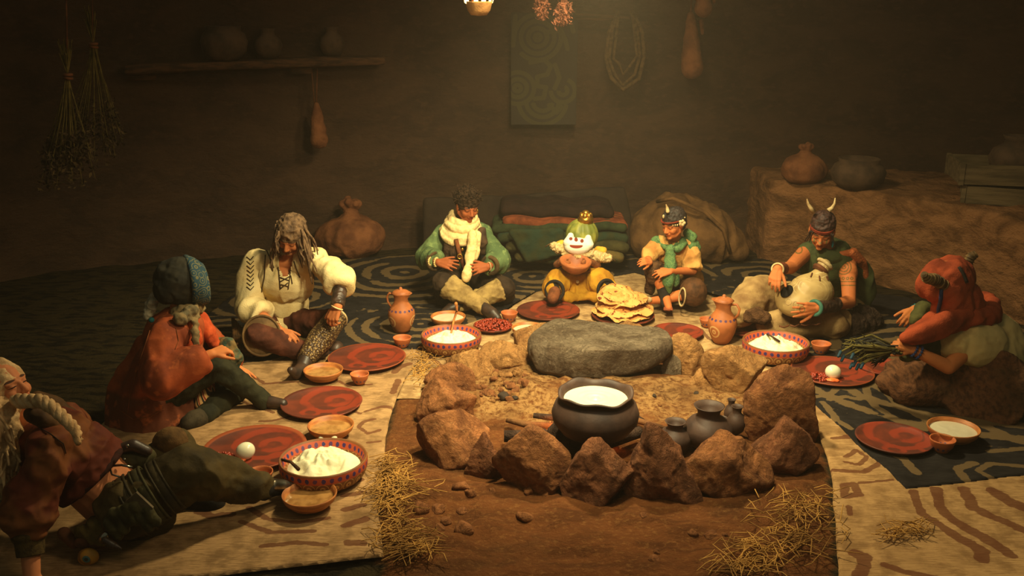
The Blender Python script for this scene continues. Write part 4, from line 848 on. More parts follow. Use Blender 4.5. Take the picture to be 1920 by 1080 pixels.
def head(b, Cc, fr, s, neck=None, nr=.05):
    r, f, u = fr; R = rotm(fr); P = lambda x, y, z: Cc+s*(r*x+f*y+u*z); E_ = lambda x, y, z, a, c, d: b.ell(P(x, y, z), (a*s, c*s, d*s), R, 16)
    E_(0, -.018, .032, .074, .094, .082); E_(0, .02, -.02, .062, .066, .078); E_(0, .034, -.072, .043, .042, .036)
    for q in (-1, 1):
        E_(q*.034, .05, -.028, .028, .03, .028); E_(q*.031, .067, .003, .015, .014, .011); E_(q*.077, -.008, -.004, .010, .020, .032); b.cap(P(q*.008, .076, .020), P(q*.046, .064, .020), .010*s, .009*s); b.ell(P(q*.011, .092, -.032), (.009*s,)*3, None, 10)
        b.cap(P(q*.03, .03, -.08), P(q*.055, -.01, -.05), .018*s, .018*s)
    b.cap(P(0, .078, .012), P(0, .100, -.026), .009*s, .0125*s); b.cap(P(-.016, .081, -.050), P(.016, .081, -.050), .0075*s, .0075*s); b.cap(P(-.012, .080, -.061), P(.012, .080, -.061), .0085*s, .0085*s); E_(0, .068, -.088, .022, .02, .018)
    if neck is not None: b.cap(P(0, -.02, -.06), neck, nr*s, nr*1.15*s)
def hand(b, Wr, Kn, bn, s, side, curl=(.3, .45, .35), spread=.10, thumb=.6, tc=.3):
    """Wr wrist, Kn a point towards the knuckles, bn normal of the hand's back, side=+1/-1 thumb side"""
    d = nrm(Kn-Wr); n = nrm(bn-d*np.dot(bn, d)); t = np.cross(n, d)*side; base = Wr
    lens = (.072, .080, .074, .058); off = (.030, .010, -.011, -.031); adv = (.086, .090, .085, .076)
    for i in range(4):
        k0 = base+s*(d*adv[i]+t*off[i]); b.cap(base+s*t*off[i]*.55+d*.01*s, k0, .0165*s, .0125*s); dd = nrm(d+t*spread*(1.5-i)*.9); p = k0; r = .0098 if i < 3 else .0086; a = 0; L = lens[i]
        for j, fr_ in enumerate((.46, .30, .24)):
            a += curl[j]*(1+.12*i); v = dd*math.cos(a)-n*math.sin(a); q = p+v*L*fr_*s; b.cap(p, q, r*s, (r-.0010)*s, 10); p = q; r -= .0009
    b.cap(base+s*(d*.02), base+s*(d*.075-n*.004), .020*s, .017*s)
    p = base+s*(d*.022+t*.022); v = nrm(d*(1-thumb*.4)+t*thumb-n*tc)
    for L, r in ((.042, .014), (.032, .0115), (.026, .010)): q = p+v*L*s; b.cap(p, q, r*s, (r-.0012)*s, 10); p = q; v = nrm(v+d*.35-n*.15)
def skin_mat(name, tone, face=None, lip=None, brow=(.02, .012, .008), closed=True, extra=None, iris=(.03, .015, .01), beard=0):
    m = Mat(name, tone, .62, 0, .14); m.coord(); n = m.noise(14, 4); m.mix(n.ss(.35, .7)*.5, tuple(q*.78 for q in tone)); nb = m.noise(120, 3)
    m.coord('hc'); m.mix(m.ell((0, .09, -.055), (.023, .05, .0095)), lip or (tone[0]*.75, tone[1]*.45, tone[2]*.45)); m.mix(m.ell((0, .09, -.0555), (.021, .05, .0016), .5)*.8, tuple(q*.15 for q in tone))
    for q in (-1, 1):
        if closed: m.mix(m.ell((q*.031, .08, .0005), (.0165, .04, .0026), .35), (.012, .008, .006)); m.mix(m.ell((q*.031, .08, .009), (.018, .04, .007), .6)*.35, tuple(c_*.5 for c_ in tone))
        else:
            m.mix(m.ell((q*.031, .08, .002), (.0155, .04, .0058), .2), (.62, .56, .46)); m.mix(m.ell((q*.031, .08, .002), (.0062, .04, .0062), .2), iris); m.mix(m.ell((q*.031, .08, .0085), (.018, .04, .0026), .35), (.012, .008, .006))
        m.mix(m.ell((q*.034, .08, .026), (.0215, .04, .0048), .45)*.9, brow)
        m.mix(m.ell((q*.011, .105, -.040), (.004, .02, .003), .4)*.7, tuple(c_*.3 for c_ in tone))
    if beard: m.mix(m.ell((0, .075, -.078), (.05, .06, .034), .5)*beard*nb.ss(.35, .5), (.03, .018, .012)); m.mix(m.ell((0, .09, -.043), (.026, .03, .006), .5)*beard, (.03, .018, .012))
    if extra: extra(m)
    m.bump(nb, .15, .002); return m.done()
def person(lab, J, base):
    o = thing('person', lab, 'person', base); return o
def body(o, b, mat, Hc, fr, s, vox=.0045, it=3, arm=None):
    def at(me, c):
        r, f, u = fr; q = (c-Hc)/s; h = np.stack((q @ r, q @ f, q @ u), -1); far = np.linalg.norm(h, axis=1) > .19; h[far] = (9, 9, 9)
        a = me.attributes.new('hc', 'FLOAT_VECTOR', 'POINT'); a.data.foreach_set('vector', h.astype(np.float32).ravel())
        if arm is not None:
            k = arm(c); a = me.attributes.new('tat', 'FLOAT', 'POINT'); a.data.foreach_set('value', k.astype(np.float32))
    return blob('body', b, mat, o, vox, it, attr=at)
def mk(F_): return {k: X(*v) for k, v in F_.items()}
def band(name, o, c, ax, R, r, mat, sy=1.0, u=None): b = Bm(); b.torus(c, ax, R, r, sy=sy, u=u); return emit(name, b, mat, o)
def beads(name, o, c, ax, R, r, mat, n=14):
    ax = nrm(ax); u = nrm(np.cross(ax, V3(0, 0, 1) if abs(ax[2]) < .9 else V3(1, 0, 0))); w_ = np.cross(ax, u); b = Bm()
    for k in range(n): a = 2*PI*k/n; b.ell(c+R*(u*math.cos(a)+w_*math.sin(a)), (r, r, r), None, 8)
    return emit(name, b, mat, o)
def strands(name, o, mat, roots, tips, r, wave=.008, n=7, seed=1, sag=0):
    rs = np.random.RandomState(seed); b = Bm()
    for a, c_ in zip(roots, tips):
        P = []; ph = rs.rand()*6; q = rs.normal(size=3); q2 = rs.normal(size=3)
        for i in range(n): t = i/(n-1); P.append(lerp(a, c_, t)+V3(0, 0, sag*math.sin(PI*t))+wave*(nrm(q)*math.sin(7*t+ph)+nrm(q2)*math.cos(5*t+ph))*min(1, t*3))
        b.tube(P, [r*(1-.55*(i/(n-1))**2) for i in range(n)], 6)
    return emit(name, b, mat, o)
TO_CAM = V3(0, -1, .35)
leather = cm('dark_leather', lin(66, 46, 34), lin(40, 30, 24), 16, .45, .3, .003, spec=.5); black = cm('black_cloth', lin(44, 38, 34), lin(30, 28, 26), 12, .8, .4, .004); bone = cm('bone', lin(206, 182, 132), lin(150, 120, 80), 14, .5, .4, .003); gold = cm('gold', lin(214, 160, 66), lin(160, 110, 40), 14, .3, .2, .002, metal=.9); silver = cm('silver_metal', lin(170, 165, 150), lin(110, 100, 84), 14, .25, .2, .002, metal=.95); turq = cm('turquoise', lin(40, 120, 120), lin(24, 80, 90), 14, .35, .2, .002); bluebead = cm('blue_bead', lin(44, 64, 110), lin(28, 44, 84), 14, .4, .2, .002)

# ---------- 1 man in the cream shirt ----------
J = mk({'head': (546, 442, 4.86), 'neck': (536, 492, 4.97), 'chest': (530, 535, 5.0), 'pel': (530, 596, 5.08), 'shL': (478, 490, 4.98), 'elL': (464, 572, 4.92), 'wrL': (524, 620, 4.72), 'haL': (552, 638, 4.64), 'shR': (590, 490, 4.92), 'elR': (640, 524, 4.78), 'wrR': (633, 574, 4.62), 'haR': (621, 603, 4.60),
  'hipL': (505, 610, 5.02), 'knL': (486, 628, 4.66), 'anL': (560, 655, 4.70), 'hipR': (552, 608, 5.0), 'knR': (628, 600, 4.80), 'anR': (574, 672, 4.52), 'toR': (556, 700, 4.44)})
fr = frame((-.22, -.80, -.56), (.12, -.35, .9)); o = person('man in a loose cream shirt with grey-brown dreadlocks and one scaly leg guard, sitting cross-legged', J, G(545, 668, 0))
b = Bm(); torso(b, J); head(b, J['head'], fr, 1.02, J['neck']); limb(b, J, 'shL', 'elL', 'wrL', .056, .046, .030); limb(b, J, 'shR', 'elR', 'wrR', .056, .046, .030)
hand(b, J['wrL'], J['haL'], V3(.1, -.5, .85), 1.0, 1, (.35, .6, .4)); hand(b, J['wrR'], J['haR'], V3(-.3, -.75, .55), 1.0, -1, (.45, .7, .4)); limb(b, J, 'hipL', 'knL', 'anL', .085, .062, .044); limb(b, J, 'hipR', 'knR', 'anR', .085, .062, .044)
msk = skin_mat('skin_tan', lin(186, 112, 66), beard=.7, brow=lin(70, 46, 34)); bo = body(o, b, msk, J['head'], fr, 1.02)
mshirt = cm('cream_linen', lin(236, 212, 156), lin(214, 186, 128), 6, .9, .5, .006)
b = Bm(); torso(b, J, .022); b.cap(J['shL'], J['elL'], .078, .088); cL = lerp(J['elL'], J['wrL'], .42); b.flat(J['elL'], cL, .088, .080); b.cap(J['elL'], J['elL']+V3(0, 0, -.005), .088, .085); b.torus(cL, J['wrL']-J['elL'], .062, .026)
b.cap(J['shR'], J['elR'], .078, .088); cR = lerp(J['elR'], J['wrR'], .25); b.flat(J['elR'], cR, .085, .085); b.torus(cR, J['wrR']-J['elR'], .064, .028); b.ell(J['pel']+V3(0, -.03, -.02), (.19, .16, .10))
sh = blob('shirt', b, mshirt, o, .0075, 3, fold=.013, fsc=7, seed=21, cut=[[(523, 480), (549, 478), (543, 512), (533, 518), (526, 505)]], fold_dir=(.3, 0, 1)); t = bvh(sh)
mlace = cm('dark_cord', lin(72, 54, 36)); 
for a in [[(522, 500), (526, 542)], [(546, 498), (540, 542)], [(524, 507), (543, 514)], [(545, 505), (525, 516)], [(525, 520), (542, 526)], [(543, 518), (526, 528)], [(527, 533), (540, 537)], [(540, 530), (527, 540)], [(544, 512), (548, 532)], [(500, 470), (514, 502)], [(498, 478), (496, 520), (490, 548)], [(548, 480), (562, 520)]]: stroke('lacing', t, a, .0035, mlace, sh)
for k in range(8): stroke('sleeve_stitching', t, [(463, 482+k*8), (470, 488+k*8), (476, 481+k*8)], .003, mlace, sh)
b = Bm(); limb(b, J, 'hipL', 'knL', 'anL', .095, .075, .06); b.cap(J['hipR'], J['knR'], .095, .062); b.ell(J['pel']+V3(0, 0, -.04), (.18, .15, .11)); blob('trousers', b, cm('maroon_cloth', lin(98, 54, 38), lin(66, 36, 26), 10, .8), o, .009, 4, fold=.008)
mgd = cm('guard_leather', lin(124, 94, 58), lin(84, 62, 38), 10, .6); c1 = X(492, 628, 4.60)
b = Bm(); ck = J['knL']+V3(.015, 0, -.005); ax_ = nrm(V3(.25, -.9, .3)); b.torus(ck, ax_, .112, .007, sy=1.1); u_k = nrm(np.cross(ax_, V3(0, 0, 1))); b.ell(ck-ax_*.006, (.110, .121, .016), rotm((u_k, np.cross(ax_, u_k), ax_))); emit('knee_guard', b, mgd, o); 
m = Mat('scale_greave', lin(110, 84, 48), .45, .3, .5); m.coord(); vv = m.vor(70); m.mix(vv.ss(.35, .65), lin(64, 46, 30)); m.mix(vv.ss(.35, .1)*.7, lin(206, 174, 108)); m.bump(vv*-1, 1.0, .008); mscale = m.done()
kR = J['knR']; aR = J['anR']; b = Bm(); b.flat(kR+nrm(kR-aR)*.03, lerp(kR, aR, .5), .070, .080); b.flat(lerp(kR, aR, .5), lerp(kR, aR, 1.05), .080, .052); b.cap(lerp(kR, aR, .45), lerp(kR, aR, .55), .078, .080); blob('scaly_greave', b, mscale, o, .006, 3)
b = Bm(); kd = nrm(kR-aR); b.flat(kR+kd*.028, kR+kd*.04, .07, .064); b.torus(kR+kd*.03, kd, .066, .008); emit('greave_cap', b, bone, o)
b = Bm(); b.chain([aR+V3(0, 0, 0), X(568, 690, 4.48), X(556, 700, 4.40), X(545, 694, 4.36)], [.05, .045, .038, .022]); blob('boot', b, leather, o, .006, 4); b = Bm(); b.chain([J['anL'], J['anL']+V3(.16, -.02, -.01)], [.05, .036]); blob('boot', b, leather, o, .006, 4); b = Bm(); q = X(630, 652, 4.85); b.ell(q, (.05, .06, .045)); b.cap(q, q+V3(-.12, .02, -.0), .04, .04); blob('boot_tip', b, leather, o, .006, 4)
b = Bm(); b.flat(lerp(J['elR'], J['wrR'], .25), J['wrR'], .044, .038); blob('arm_wrap', b, leather, o, .006, 2, fold=.003, fsc=30); beads('bracelet', o, lerp(J['wrL'], J['elL'], .12), J['wrL']-J['elL'], .036, .009, bone, 14)
band('bracelet', o, lerp(J['wrR'], J['haR'], .1), J['haR']-J['wrR'], .034, .005, bone)
mhair = cm('grey_brown_hair', lin(120, 92, 64), lin(74, 54, 38), 30, .8, .6, .004, spec=.3)
r_, f_, u_ = fr; Hc = J['head']; b = Bm(); b.ell(Hc+u_*.048-f_*.022, (.090, .104, .086), rotm(fr)); b.ell(Hc-f_*.06-u_*.03, (.085, .06, .09), rotm(fr)); hr = blob('hair', b, mhair, o, .006, 3, fold=.006, fsc=26)
rs = np.random.RandomState(3); ro_, ti = [], []
for k in range(70):
    a = rs.uniform(-2.75, 2.75)+0; a = (PI/2+.55+rs.rand()*(2*PI-1.1)) if True else a
    d = r_*math.cos(a)+f_*math.sin(a); p0 = Hc+u_*rs.uniform(.0, .10)+d*V3(1, 1, 1)*.084-f_*.01; dn = V3(0, 0, -1)*rs.uniform(.16, .30)+d*.055+V3(rs.normal()*.02, rs.normal()*.02, 0)
    if d @ f_ > .35: dn = dn*.55+d*.0
    ro_.append(p0); ti.append(p0+dn)
strands('dreadlocks', hr, mhair, ro_, ti, .0085, .010, seed=4)
o2 = None; b = Bm(); c_ = G(520, 652, 0); b.ell(c_+V3(0, .12, .03), (.36, .30, .04)); me = remesh(b.verts(), b.f, .012, 3); sq = tag(link('seat_cushion', me, cm('woven_cushion', lin(116, 94, 54), lin(70, 56, 34), 40, .95, .6, .005)), 'flat woven cushion the man in the cream shirt sits on', 'cushion')
b = Bm()
for k in range(7): q0 = X(437+k*4, 598+k*5, 5.0-.02*k); b.cap(q0, G(440+k*5, 668, .02)*V3(1, 1, 1)+V3(0, .02, 0), .012, .012)
emit('striped_sash', b, cm('sash', lin(110, 74, 40), lin(60, 48, 34), 30), o)

# ---------- 2 person in the orange coat ----------
J = mk({'head': (350, 536, 4.05), 'neck': (338, 592, 4.04), 'chest': (316, 650, 4.02), 'pel': (288, 750, 4.0), 'shL': (310, 626, 3.90), 'elL': (302, 706, 3.78), 'wrL': (396, 664, 3.86), 'haL': (424, 654, 3.90), 'shR': (364, 612, 4.16), 'elR': (402, 655, 4.26), 'wrR': (444, 690, 4.16), 'haR': (462, 712, 4.12),
  'hipL': (292, 755, 3.92), 'knL': (402, 684, 4.02), 'anL': (494, 752, 4.08), 'toL': (530, 757, 4.06), 'hipR': (292, 750, 4.10), 'knR': (438, 732, 4.16), 'anR': (384, 780, 3.94), 'toR': (352, 793, 3.86)})
fr = frame((.80, .45, -.38), (.25, .15, 1)); Hc = J['head']+V3(0, 0, 0); o = person('person in orange coat and blue patterned headscarf sitting with knees drawn up', J, G(320, 795, 0)); s = .95
b = Bm(); torso(b, J, 0, .9); head(b, Hc, fr, s, J['neck']); limb(b, J, 'shL', 'elL', 'wrL', .046, .038, .026); limb(b, J, 'shR', 'elR', 'wrR', .046, .038, .026); hand(b, J['wrL'], J['haL'], V3(-.2, -.5, .9), .9, -1, (.7, .7, .4)); hand(b, J['wrR'], J['haR'], V3(.3, -.5, .8), .9, 1, (.3, .35, .3))
limb(b, J, 'hipL', 'knL', 'anL', .08, .055, .038); limb(b, J, 'hipR', 'knR', 'anR', .08, .055, .038); b.cap(J['anL'], J['toL'], .036, .024)
body(o, b, skin_mat('skin_light_tan', lin(206, 124, 72)), Hc, fr, s)
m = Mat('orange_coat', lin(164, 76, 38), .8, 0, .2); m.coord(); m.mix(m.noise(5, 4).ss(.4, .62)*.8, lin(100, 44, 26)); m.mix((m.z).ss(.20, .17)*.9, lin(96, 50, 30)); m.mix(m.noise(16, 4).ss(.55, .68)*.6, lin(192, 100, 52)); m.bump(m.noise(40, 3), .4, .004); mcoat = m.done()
b = Bm(); torso(b, J, .035, .95); b.cap(lerp(J['chest'], J['pel'], .3), J['pel']+V3(-.02, 0, .02), .17, .20); b.flat(J['pel']+V3(-.01, 0, .06), J['pel']+V3(-.01, -.0, -.11), .20, .235); b.cap(J['shL'], J['elL'], .072, .10); b.flat(J['elL'], lerp(J['elL'], J['wrL'], .86), .10, .060); b.cap(J['elL'], J['elL']+V3(.01, 0, 0), .098, .095); b.cap(J['shR'], J['elR'], .07, .075); b.flat(J['elR'], lerp(J['elR'], J['wrR'], .8), .075, .055)
b.cap(lerp(J['elL'], J['wrL'], .2), lerp(J['elL'], J['wrL'], .6)+V3(0, 0, -.03), .075, .055)
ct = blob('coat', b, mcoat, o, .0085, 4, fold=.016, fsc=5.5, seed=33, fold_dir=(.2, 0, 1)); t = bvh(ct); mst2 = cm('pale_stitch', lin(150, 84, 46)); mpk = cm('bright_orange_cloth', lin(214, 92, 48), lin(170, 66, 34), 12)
for a in [[(282, 620), (262, 680), (245, 740), (240, 775)], [(228, 770), (250, 786), (280, 782), (306, 768)], [(330, 616), (334, 640), (328, 655)]]: stroke('coat_seam', t, a, .0020, mst2, ct)
b = Bm(); b.chain([X(352, 612, 4.02), X(362, 635, 3.98), X(352, 655, 3.94)], [.05, .04, .03]); b.chain([X(372, 600, 4.1), X(388, 622, 4.1), X(398, 640, 4.12)], [.04, .045, .035]); blob('orange_front_panel', b, mpk, o, .008, 3, fold=.01, fsc=10)
b = Bm(); b.chain([X(334, 588, 3.98), X(356, 582, 4.0), X(372, 576, 4.08)], [.035, .035, .03]); b.chain([X(366, 580, 3.99), X(364, 610, 3.93), X(366, 645, 3.90)], [.022, .016, .014]); b.chain([X(358, 582, 3.96), X(338, 598, 3.9)], [.03, .03]); blob('grey_scarf', b, cm('grey_scarf_cloth', lin(142, 118, 80), lin(84, 78, 60), 18), o, .007, 2, fold=.008, fsc=18)
mtr = cm('dark_green_trousers', lin(50, 48, 32), lin(34, 34, 24), 10, .85); b = Bm(); limb(b, J, 'hipL', 'knL', 'anL', .095, .070, .046); limb(b, J, 'hipR', 'knR', 'anR', .095, .070, .05); blob('trousers', b, mtr, o, .008, 4, fold=.007, fsc=9)
b = Bm(); b.chain([lerp(J['anL'], J['toL'], .35), J['toL']], [.036, .028]); b.cap(J['anL']+V3(-.04, 0, -.02), J['toL']+V3(0, 0, -.02), .018, .02); blob('shoe', b, leather, o, .005, 3); b = Bm(); b.chain([J['anR'], lerp(J['anR'], J['toR'], .6), J['toR']], [.05, .056, .042]); blob('shoe', b, cm('grey_shoe', lin(70, 60, 44), lin(48, 42, 32)), o, .006, 4)
m = Mat('striped_cloth', lin(196, 150, 92), .9); m.coord(); q = ((m.x*.85+m.z*.5)*38).fr(); m.mix(q.ss(.30, .34)*q.ss(.60, .56), lin(40, 30, 26)); m.mix(q.ss(.66, .70)*q.ss(.92, .88), lin(132, 46, 30)); mstr = m.done()
b = Bm(); b.chain([X(386, 712, 4.12), X(380, 735, 4.06), X(376, 758, 4.0)], [.035, .05, .03]); b.chain([X(392, 720, 4.12), X(398, 745, 4.08)], [.03, .03]); blob('striped_cloth', b, mstr, o, .007, 3, fold=.006)
b = Bm(); b.chain([X(404, 645, 4.2), X(430, 650, 4.12), X(440, 672, 4.1), X(436, 690, 4.1)], [.035, .045, .04, .03]); blob('teal_sleeve', b, cm('teal_cloth', lin(56, 78, 66), lin(120, 96, 58), 22), o, .006, 3, fold=.006, fsc=18)
m = Mat('dark_headscarf', lin(54, 50, 38), .85); m.coord(); m.mix(m.noise(20, 3).ss(.4, .6), lin(42, 40, 32)); m.bump(m.noise(60, 2), .3, .003); mhs = m.done(); r_, f_, u_ = fr
b = Bm(); b.ell(Hc-f_*.035+u_*.02, (.118, .135, .125), rotm(fr)); b.ell(Hc-f_*.09-u_*.04, (.09, .07, .085), rotm(fr)); hs = blob('headscarf', b, mhs, o, .006, 4, fold=.007, fsc=9); t = bvh(hs)
m = Mat('blue_patterned_band', lin(38, 66, 78), .8); m.coord(); vv = m.vor(22); m.mix(((vv*24).sin()).ss(.55, .8), lin(110, 106, 74)); mbb = m.done()
b = Bm()
for k in range(5): rr_ = .126-.003*abs(k-2); b.torus(Hc+f_*(.005+.018*k)+u_*.035, f_+u_*.45, rr_-.010*k*.55, .017, 36, 8)
blob('patterned_band', b, mbb, o, .006, 3)
mh2 = cm('auburn_hair', lin(128, 70, 38), lin(78, 44, 26), 30); rs = np.random.RandomState(5); ro_, ti = [], []
for k in range(46): a = rs.uniform(-1.2, 1.2); p0 = Hc+u_*(.055+.01*rs.normal())+f_*(.085*math.cos(a))+r_*.085*math.sin(a); ro_.append(p0); ti.append(p0+f_*.03-u_*rs.uniform(.05, .11)+r_*rs.normal()*.01)
b = Bm(); b.ell(Hc+f_*.045+u_*.035, (.078, .06, .05), rotm(fr)); hh = blob('hair', b, mh2, o, .006, 3, fold=.004, fsc=30); strands('fringe', hh, mh2, ro_, ti, .005, .004, seed=6)
b = Bm(); b.chain([X(293, 552, 4.02), X(284, 572, 4.0), X(276, 594, 3.98)], [.018, .028, .016]); blob('white_feather', b, cm('white_feather', lin(176, 164, 136), lin(140, 128, 104), 30), o, .005, 2, fold=.006, fsc=24); b = Bm(); b.ell(X(284, 600, 3.96), (.015,)*3); emit('turquoise_bead', b, turq, o)

# ---------- 3 boy in the cream scarf ----------
J = mk({'head': (876, 387, 5.68), 'neck': (869, 425, 5.78), 'chest': (870, 460, 5.82), 'pel': (872, 516, 5.88), 'shL': (834, 436, 5.80), 'elL': (798, 480, 5.70), 'wrL': (822, 492, 5.52), 'haL': (858, 498, 5.47), 'shR': (906, 437, 5.78), 'elR': (936, 488, 5.66), 'wrR': (914, 500, 5.52), 'haR': (880, 506, 5.47),
  'hipL': (856, 524, 5.82), 'knL': (832, 530, 5.50), 'anL': (906, 576, 5.38), 'toL': (924, 588, 5.32), 'hipR': (888, 524, 5.82), 'knR': (946, 540, 5.56), 'anR': (862, 572, 5.46), 'toR': (846, 578, 5.44)})
fr = frame((.42, -.82, -.30), (.06, -.1, 1)); Hc = J['head']; s = .96; o = person('boy with curly dark hair in a thick cream scarf and green coat sitting cross-legged', J, G(875, 572, 0))
b = Bm(); torso(b, J, 0, .85); head(b, Hc, fr, s, J['neck'], .045)
for q in 'LR': limb(b, J, 'sh'+q, 'el'+q, 'wr'+q, .042, .036, .025)
hand(b, J['wrL'], J['haL'], V3(-.1, -.8, .5), .92, 1, (.22, .25, .2), .16); hand(b, J['wrR'], J['haR'], V3(.1, -.85, .4), .92, -1, (.25, .3, .2), .18); limb(b, J, 'hipL', 'knL', 'anL', .075, .052, .036); limb(b, J, 'hipR', 'knR', 'anR', .075, .052, .036)
body(o, b, skin_mat('skin_brown', lin(158, 86, 48), closed=True), Hc, fr, s)
m = Mat('green_coat', lin(96, 114, 72), .9, 0, .15); m.coord(); m.mix(m.noise(6, 4).ss(.42, .62)*.7, lin(66, 86, 56)); m.mix(m.noise(30, 3).ss(.52, .66)*.5, lin(134, 150, 92)); m.bump(m.noise(60, 3), .4, .004); mgc = m.done()
b = Bm(); torso(b, J, .022, .88); b.ell(J['pel']+V3(0, -.02, 0), (.17, .14, .10))
for q in 'LR': b.cap(J['sh'+q], J['el'+q], .064, .078); cc = lerp(J['el'+q], J['wr'+q], .80); b.flat(J['el'+q], cc, .078, .070); b.cap(J['el'+q], J['el'+q]+V3(0, 0, -.02), .076, .074)
ct = blob('green_coat', b, mgc, o, .007, 4, fold=.010, fsc=7, seed=41, fold_dir=(.2, 0, 1)); t = bvh(ct); mtrim = cm('brown_trim', lin(86, 66, 40), lin(60, 46, 30), 20)
for q in 'LR': cc = lerp(J['el'+q], J['wr'+q], .78); band('coat_cuff', o, cc, J['wr'+q]-J['el'+q], .060, .016, mtrim)
b = Bm(); mvest = cm('brown_vest', lin(84, 62, 44), lin(56, 42, 32), 16)
for pts in ([X(846, 428, 5.70), X(842, 465, 5.66), X(846, 505, 5.68)], [X(852, 440, 5.66), X(852, 470, 5.64), X(852, 500, 5.66)], [X(904, 432, 5.68), X(903, 450, 5.66), X(904, 470, 5.70)]): b.chain(pts, [.03, .038, .034])
blob('brown_vest', b, mvest, o, .007, 3, fold=.006, fsc=14)
stp = Bm(); stp.tube([X(855, 448, 5.60), X(862, 478, 5.58), X(874, 512, 5.60)], .016, 8); emit('leather_strap', stp, cm('strap_leather', lin(124, 70, 38), lin(88, 50, 30)), o); b = Bm(); b.torus(X(862, 481, 5.56), (.1, -1, .2), .016, .004); emit('buckle', b, gold, o); b = Bm(); b.ell(X(867, 468, 5.59), (.010, .006, .013)); emit('pendant', b, gold, o)
m = Mat('cream_scarf', lin(238, 206, 144), .95); m.coord(); m.mix(m.noise(40, 3).ss(.4, .62)*.5, lin(196, 160, 104)); m.bump(m.noise(50, 3), .6, .006); mscf = m.done(); nk = X(866, 420, 5.70)
b = Bm()
for k, (px, py, R_, r_0, tl) in enumerate([(867, 408, .082, .026, .15), (866, 418, .100, .028, .1), (866, 430, .118, .030, .22), (862, 436, .122, .026, .3)]): b.torus(X(px, py, 5.72), (tl*.4, -.28-tl*.5, 1), R_, r_0, 34, 10)
b.chain([X(886, 440, 5.60), X(884, 470, 5.57), X(880, 500, 5.52), X(872, 524, 5.48)], [.034, .036, .034, .026]); b.chain([X(894, 440, 5.62), X(893, 468, 5.59), X(888, 484, 5.57)], [.026, .026, .022]); blob('scarf', b, mscf, o, .006, 3, fold=.006, fsc=11, seed=3)
mtr = cm('dark_brown_trousers', lin(58, 44, 32), lin(42, 32, 24), 10, .85); b = Bm(); b.cap(J['hipL'], J['knL'], .09, .078); b.cap(J['knL'], lerp(J['knL'], J['anL'], .18), .072, .055); b.cap(J['hipR'], J['knR'], .09, .078); b.cap(J['knR'], lerp(J['knR'], J['anR'], .18), .072, .055); b.ell(J['pel']+V3(0, 0, -.03), (.16, .14, .09)); b.cap(J['knL'], J['knL']+V3(0, .1, -.12), .07, .08); b.cap(J['knR'], J['knR']+V3(0, .08, -.08), .07, .07)
blob('trousers', b, mtr, o, .008, 4, fold=.008, fsc=9, seed=5)
mbt = cm('suede_boot', lin(166, 138, 84), lin(122, 98, 60), 12, .85)
for k, q in enumerate('RL'):
    kn, an, to = J['kn'+q], J['an'+q], J['to'+q]; b = Bm(); b.flat(lerp(kn, an, .10)+(V3(0, -.02, 0) if q == 'L' else V3(0, 0, 0)), lerp(kn, an, .6), .088, .066); b.cap(lerp(kn, an, .55), an, .064, .048); blob('tall_boot', b, mbt, o, .006, 3, fold=.006, fsc=14); b = Bm(); b.chain([an, to, to+nrm(to-an)*.05+V3(0, 0, -.01)], [.044, .042, .030]); blob('shoe', b, leather, o, .006, 3)
for k in (0, 1): beads('bead_bracelet', o, lerp(J['wrL'], J['haL'], -.12-.30*k), J['haL']-J['wrL'], .029, .008, cm('cream_bead', lin(236, 200, 130)), 14)
beads('bead_bracelet', o, lerp(J['wrR'], J['haR'], -.1), J['haR']-J['wrR'], .029, .005, bone, 18)
mcurl = cm('curly_dark_hair', lin(62, 44, 30), lin(38, 28, 20), 40, .85, .8, .006); r_, f_, u_ = fr; b = Bm(); b.ell(Hc+u_*.05-f_*.025, (.088, .100, .080), rotm(fr)); hr = blob('hair', b, mcurl, o, .006, 2, fold=.008, fsc=40)
rs = np.random.RandomState(8); ro_, ti = [], []
for k in range(380):
    v = nrm(rs.normal(size=3)); v[2] = abs(v[2])*.9
    d = r_*v[0]+f_*v[1]+u_*v[2]
    if v[1] > .55 and v[2] < .35: continue
    p0 = Hc+u_*.045-f_*.02+d*.088; ro_.append(p0); ti.append(p0+d*rs.uniform(.004, .018)+rs.normal(size=3)*.014)
strands('curls', hr, mcurl, ro_, ti, .0048, .010, 7, seed=9)
b = Bm(); b.torus(Hc-r_*.082-u_*.045, r_, .016, .0035, 16, 6); emit('earring', b, gold, o)

# ---------- 4 small masked figure ----------
o = person('very small seated figure in a white mask, green gourd hat and baggy yellow trousers', None, G(1084, 556, 0)); Yc = 5.75
m = Mat('brown_fur', lin(140, 84, 44), .9); m.coord(); m.mix(m.noise(18, 4).ss(.4, .6), lin(100, 58, 32)); m.bump(m.noise(50, 3), .5, .005); mfur = m.done()
b = Bm(); b.ell(X(1088, 447, Yc), (.10, .09, .10)); b.chain([X(1086, 475, Yc), X(1085, 512, Yc)], [.075, .10]); hl = X(1052, 492, Yc-.12); hrr = X(1106, 490, Yc-.12)
b.cap(X(1066, 478, Yc), X(1044, 496, Yc-.05), .032, .028); b.cap(X(1044, 496, Yc-.05), hl, .028, .022); b.cap(X(1108, 478, Yc), X(1120, 498, Yc-.05), .032, .028); b.cap(X(1120, 498, Yc-.05), hrr, .028, .022); hand(b, hl, X(1064, 494, Yc-.15), V3(-.6, -.5, .3), .5, 1, (.5, .5, .3)); hand(b, hrr, X(1096, 493, Yc-.15), V3(.6, -.5, .3), .5, -1, (.5, .5, .3))
b.chain([X(1072, 530, Yc), X(1046, 540, Yc-.12), X(1040, 550, Yc-.17)], [.06, .045, .05]); b.chain([X(1100, 530, Yc), X(1132, 538, Yc-.12), X(1140, 548, Yc-.17)], [.06, .045, .05]); blob('body', b, mfur, o, .005, 3)
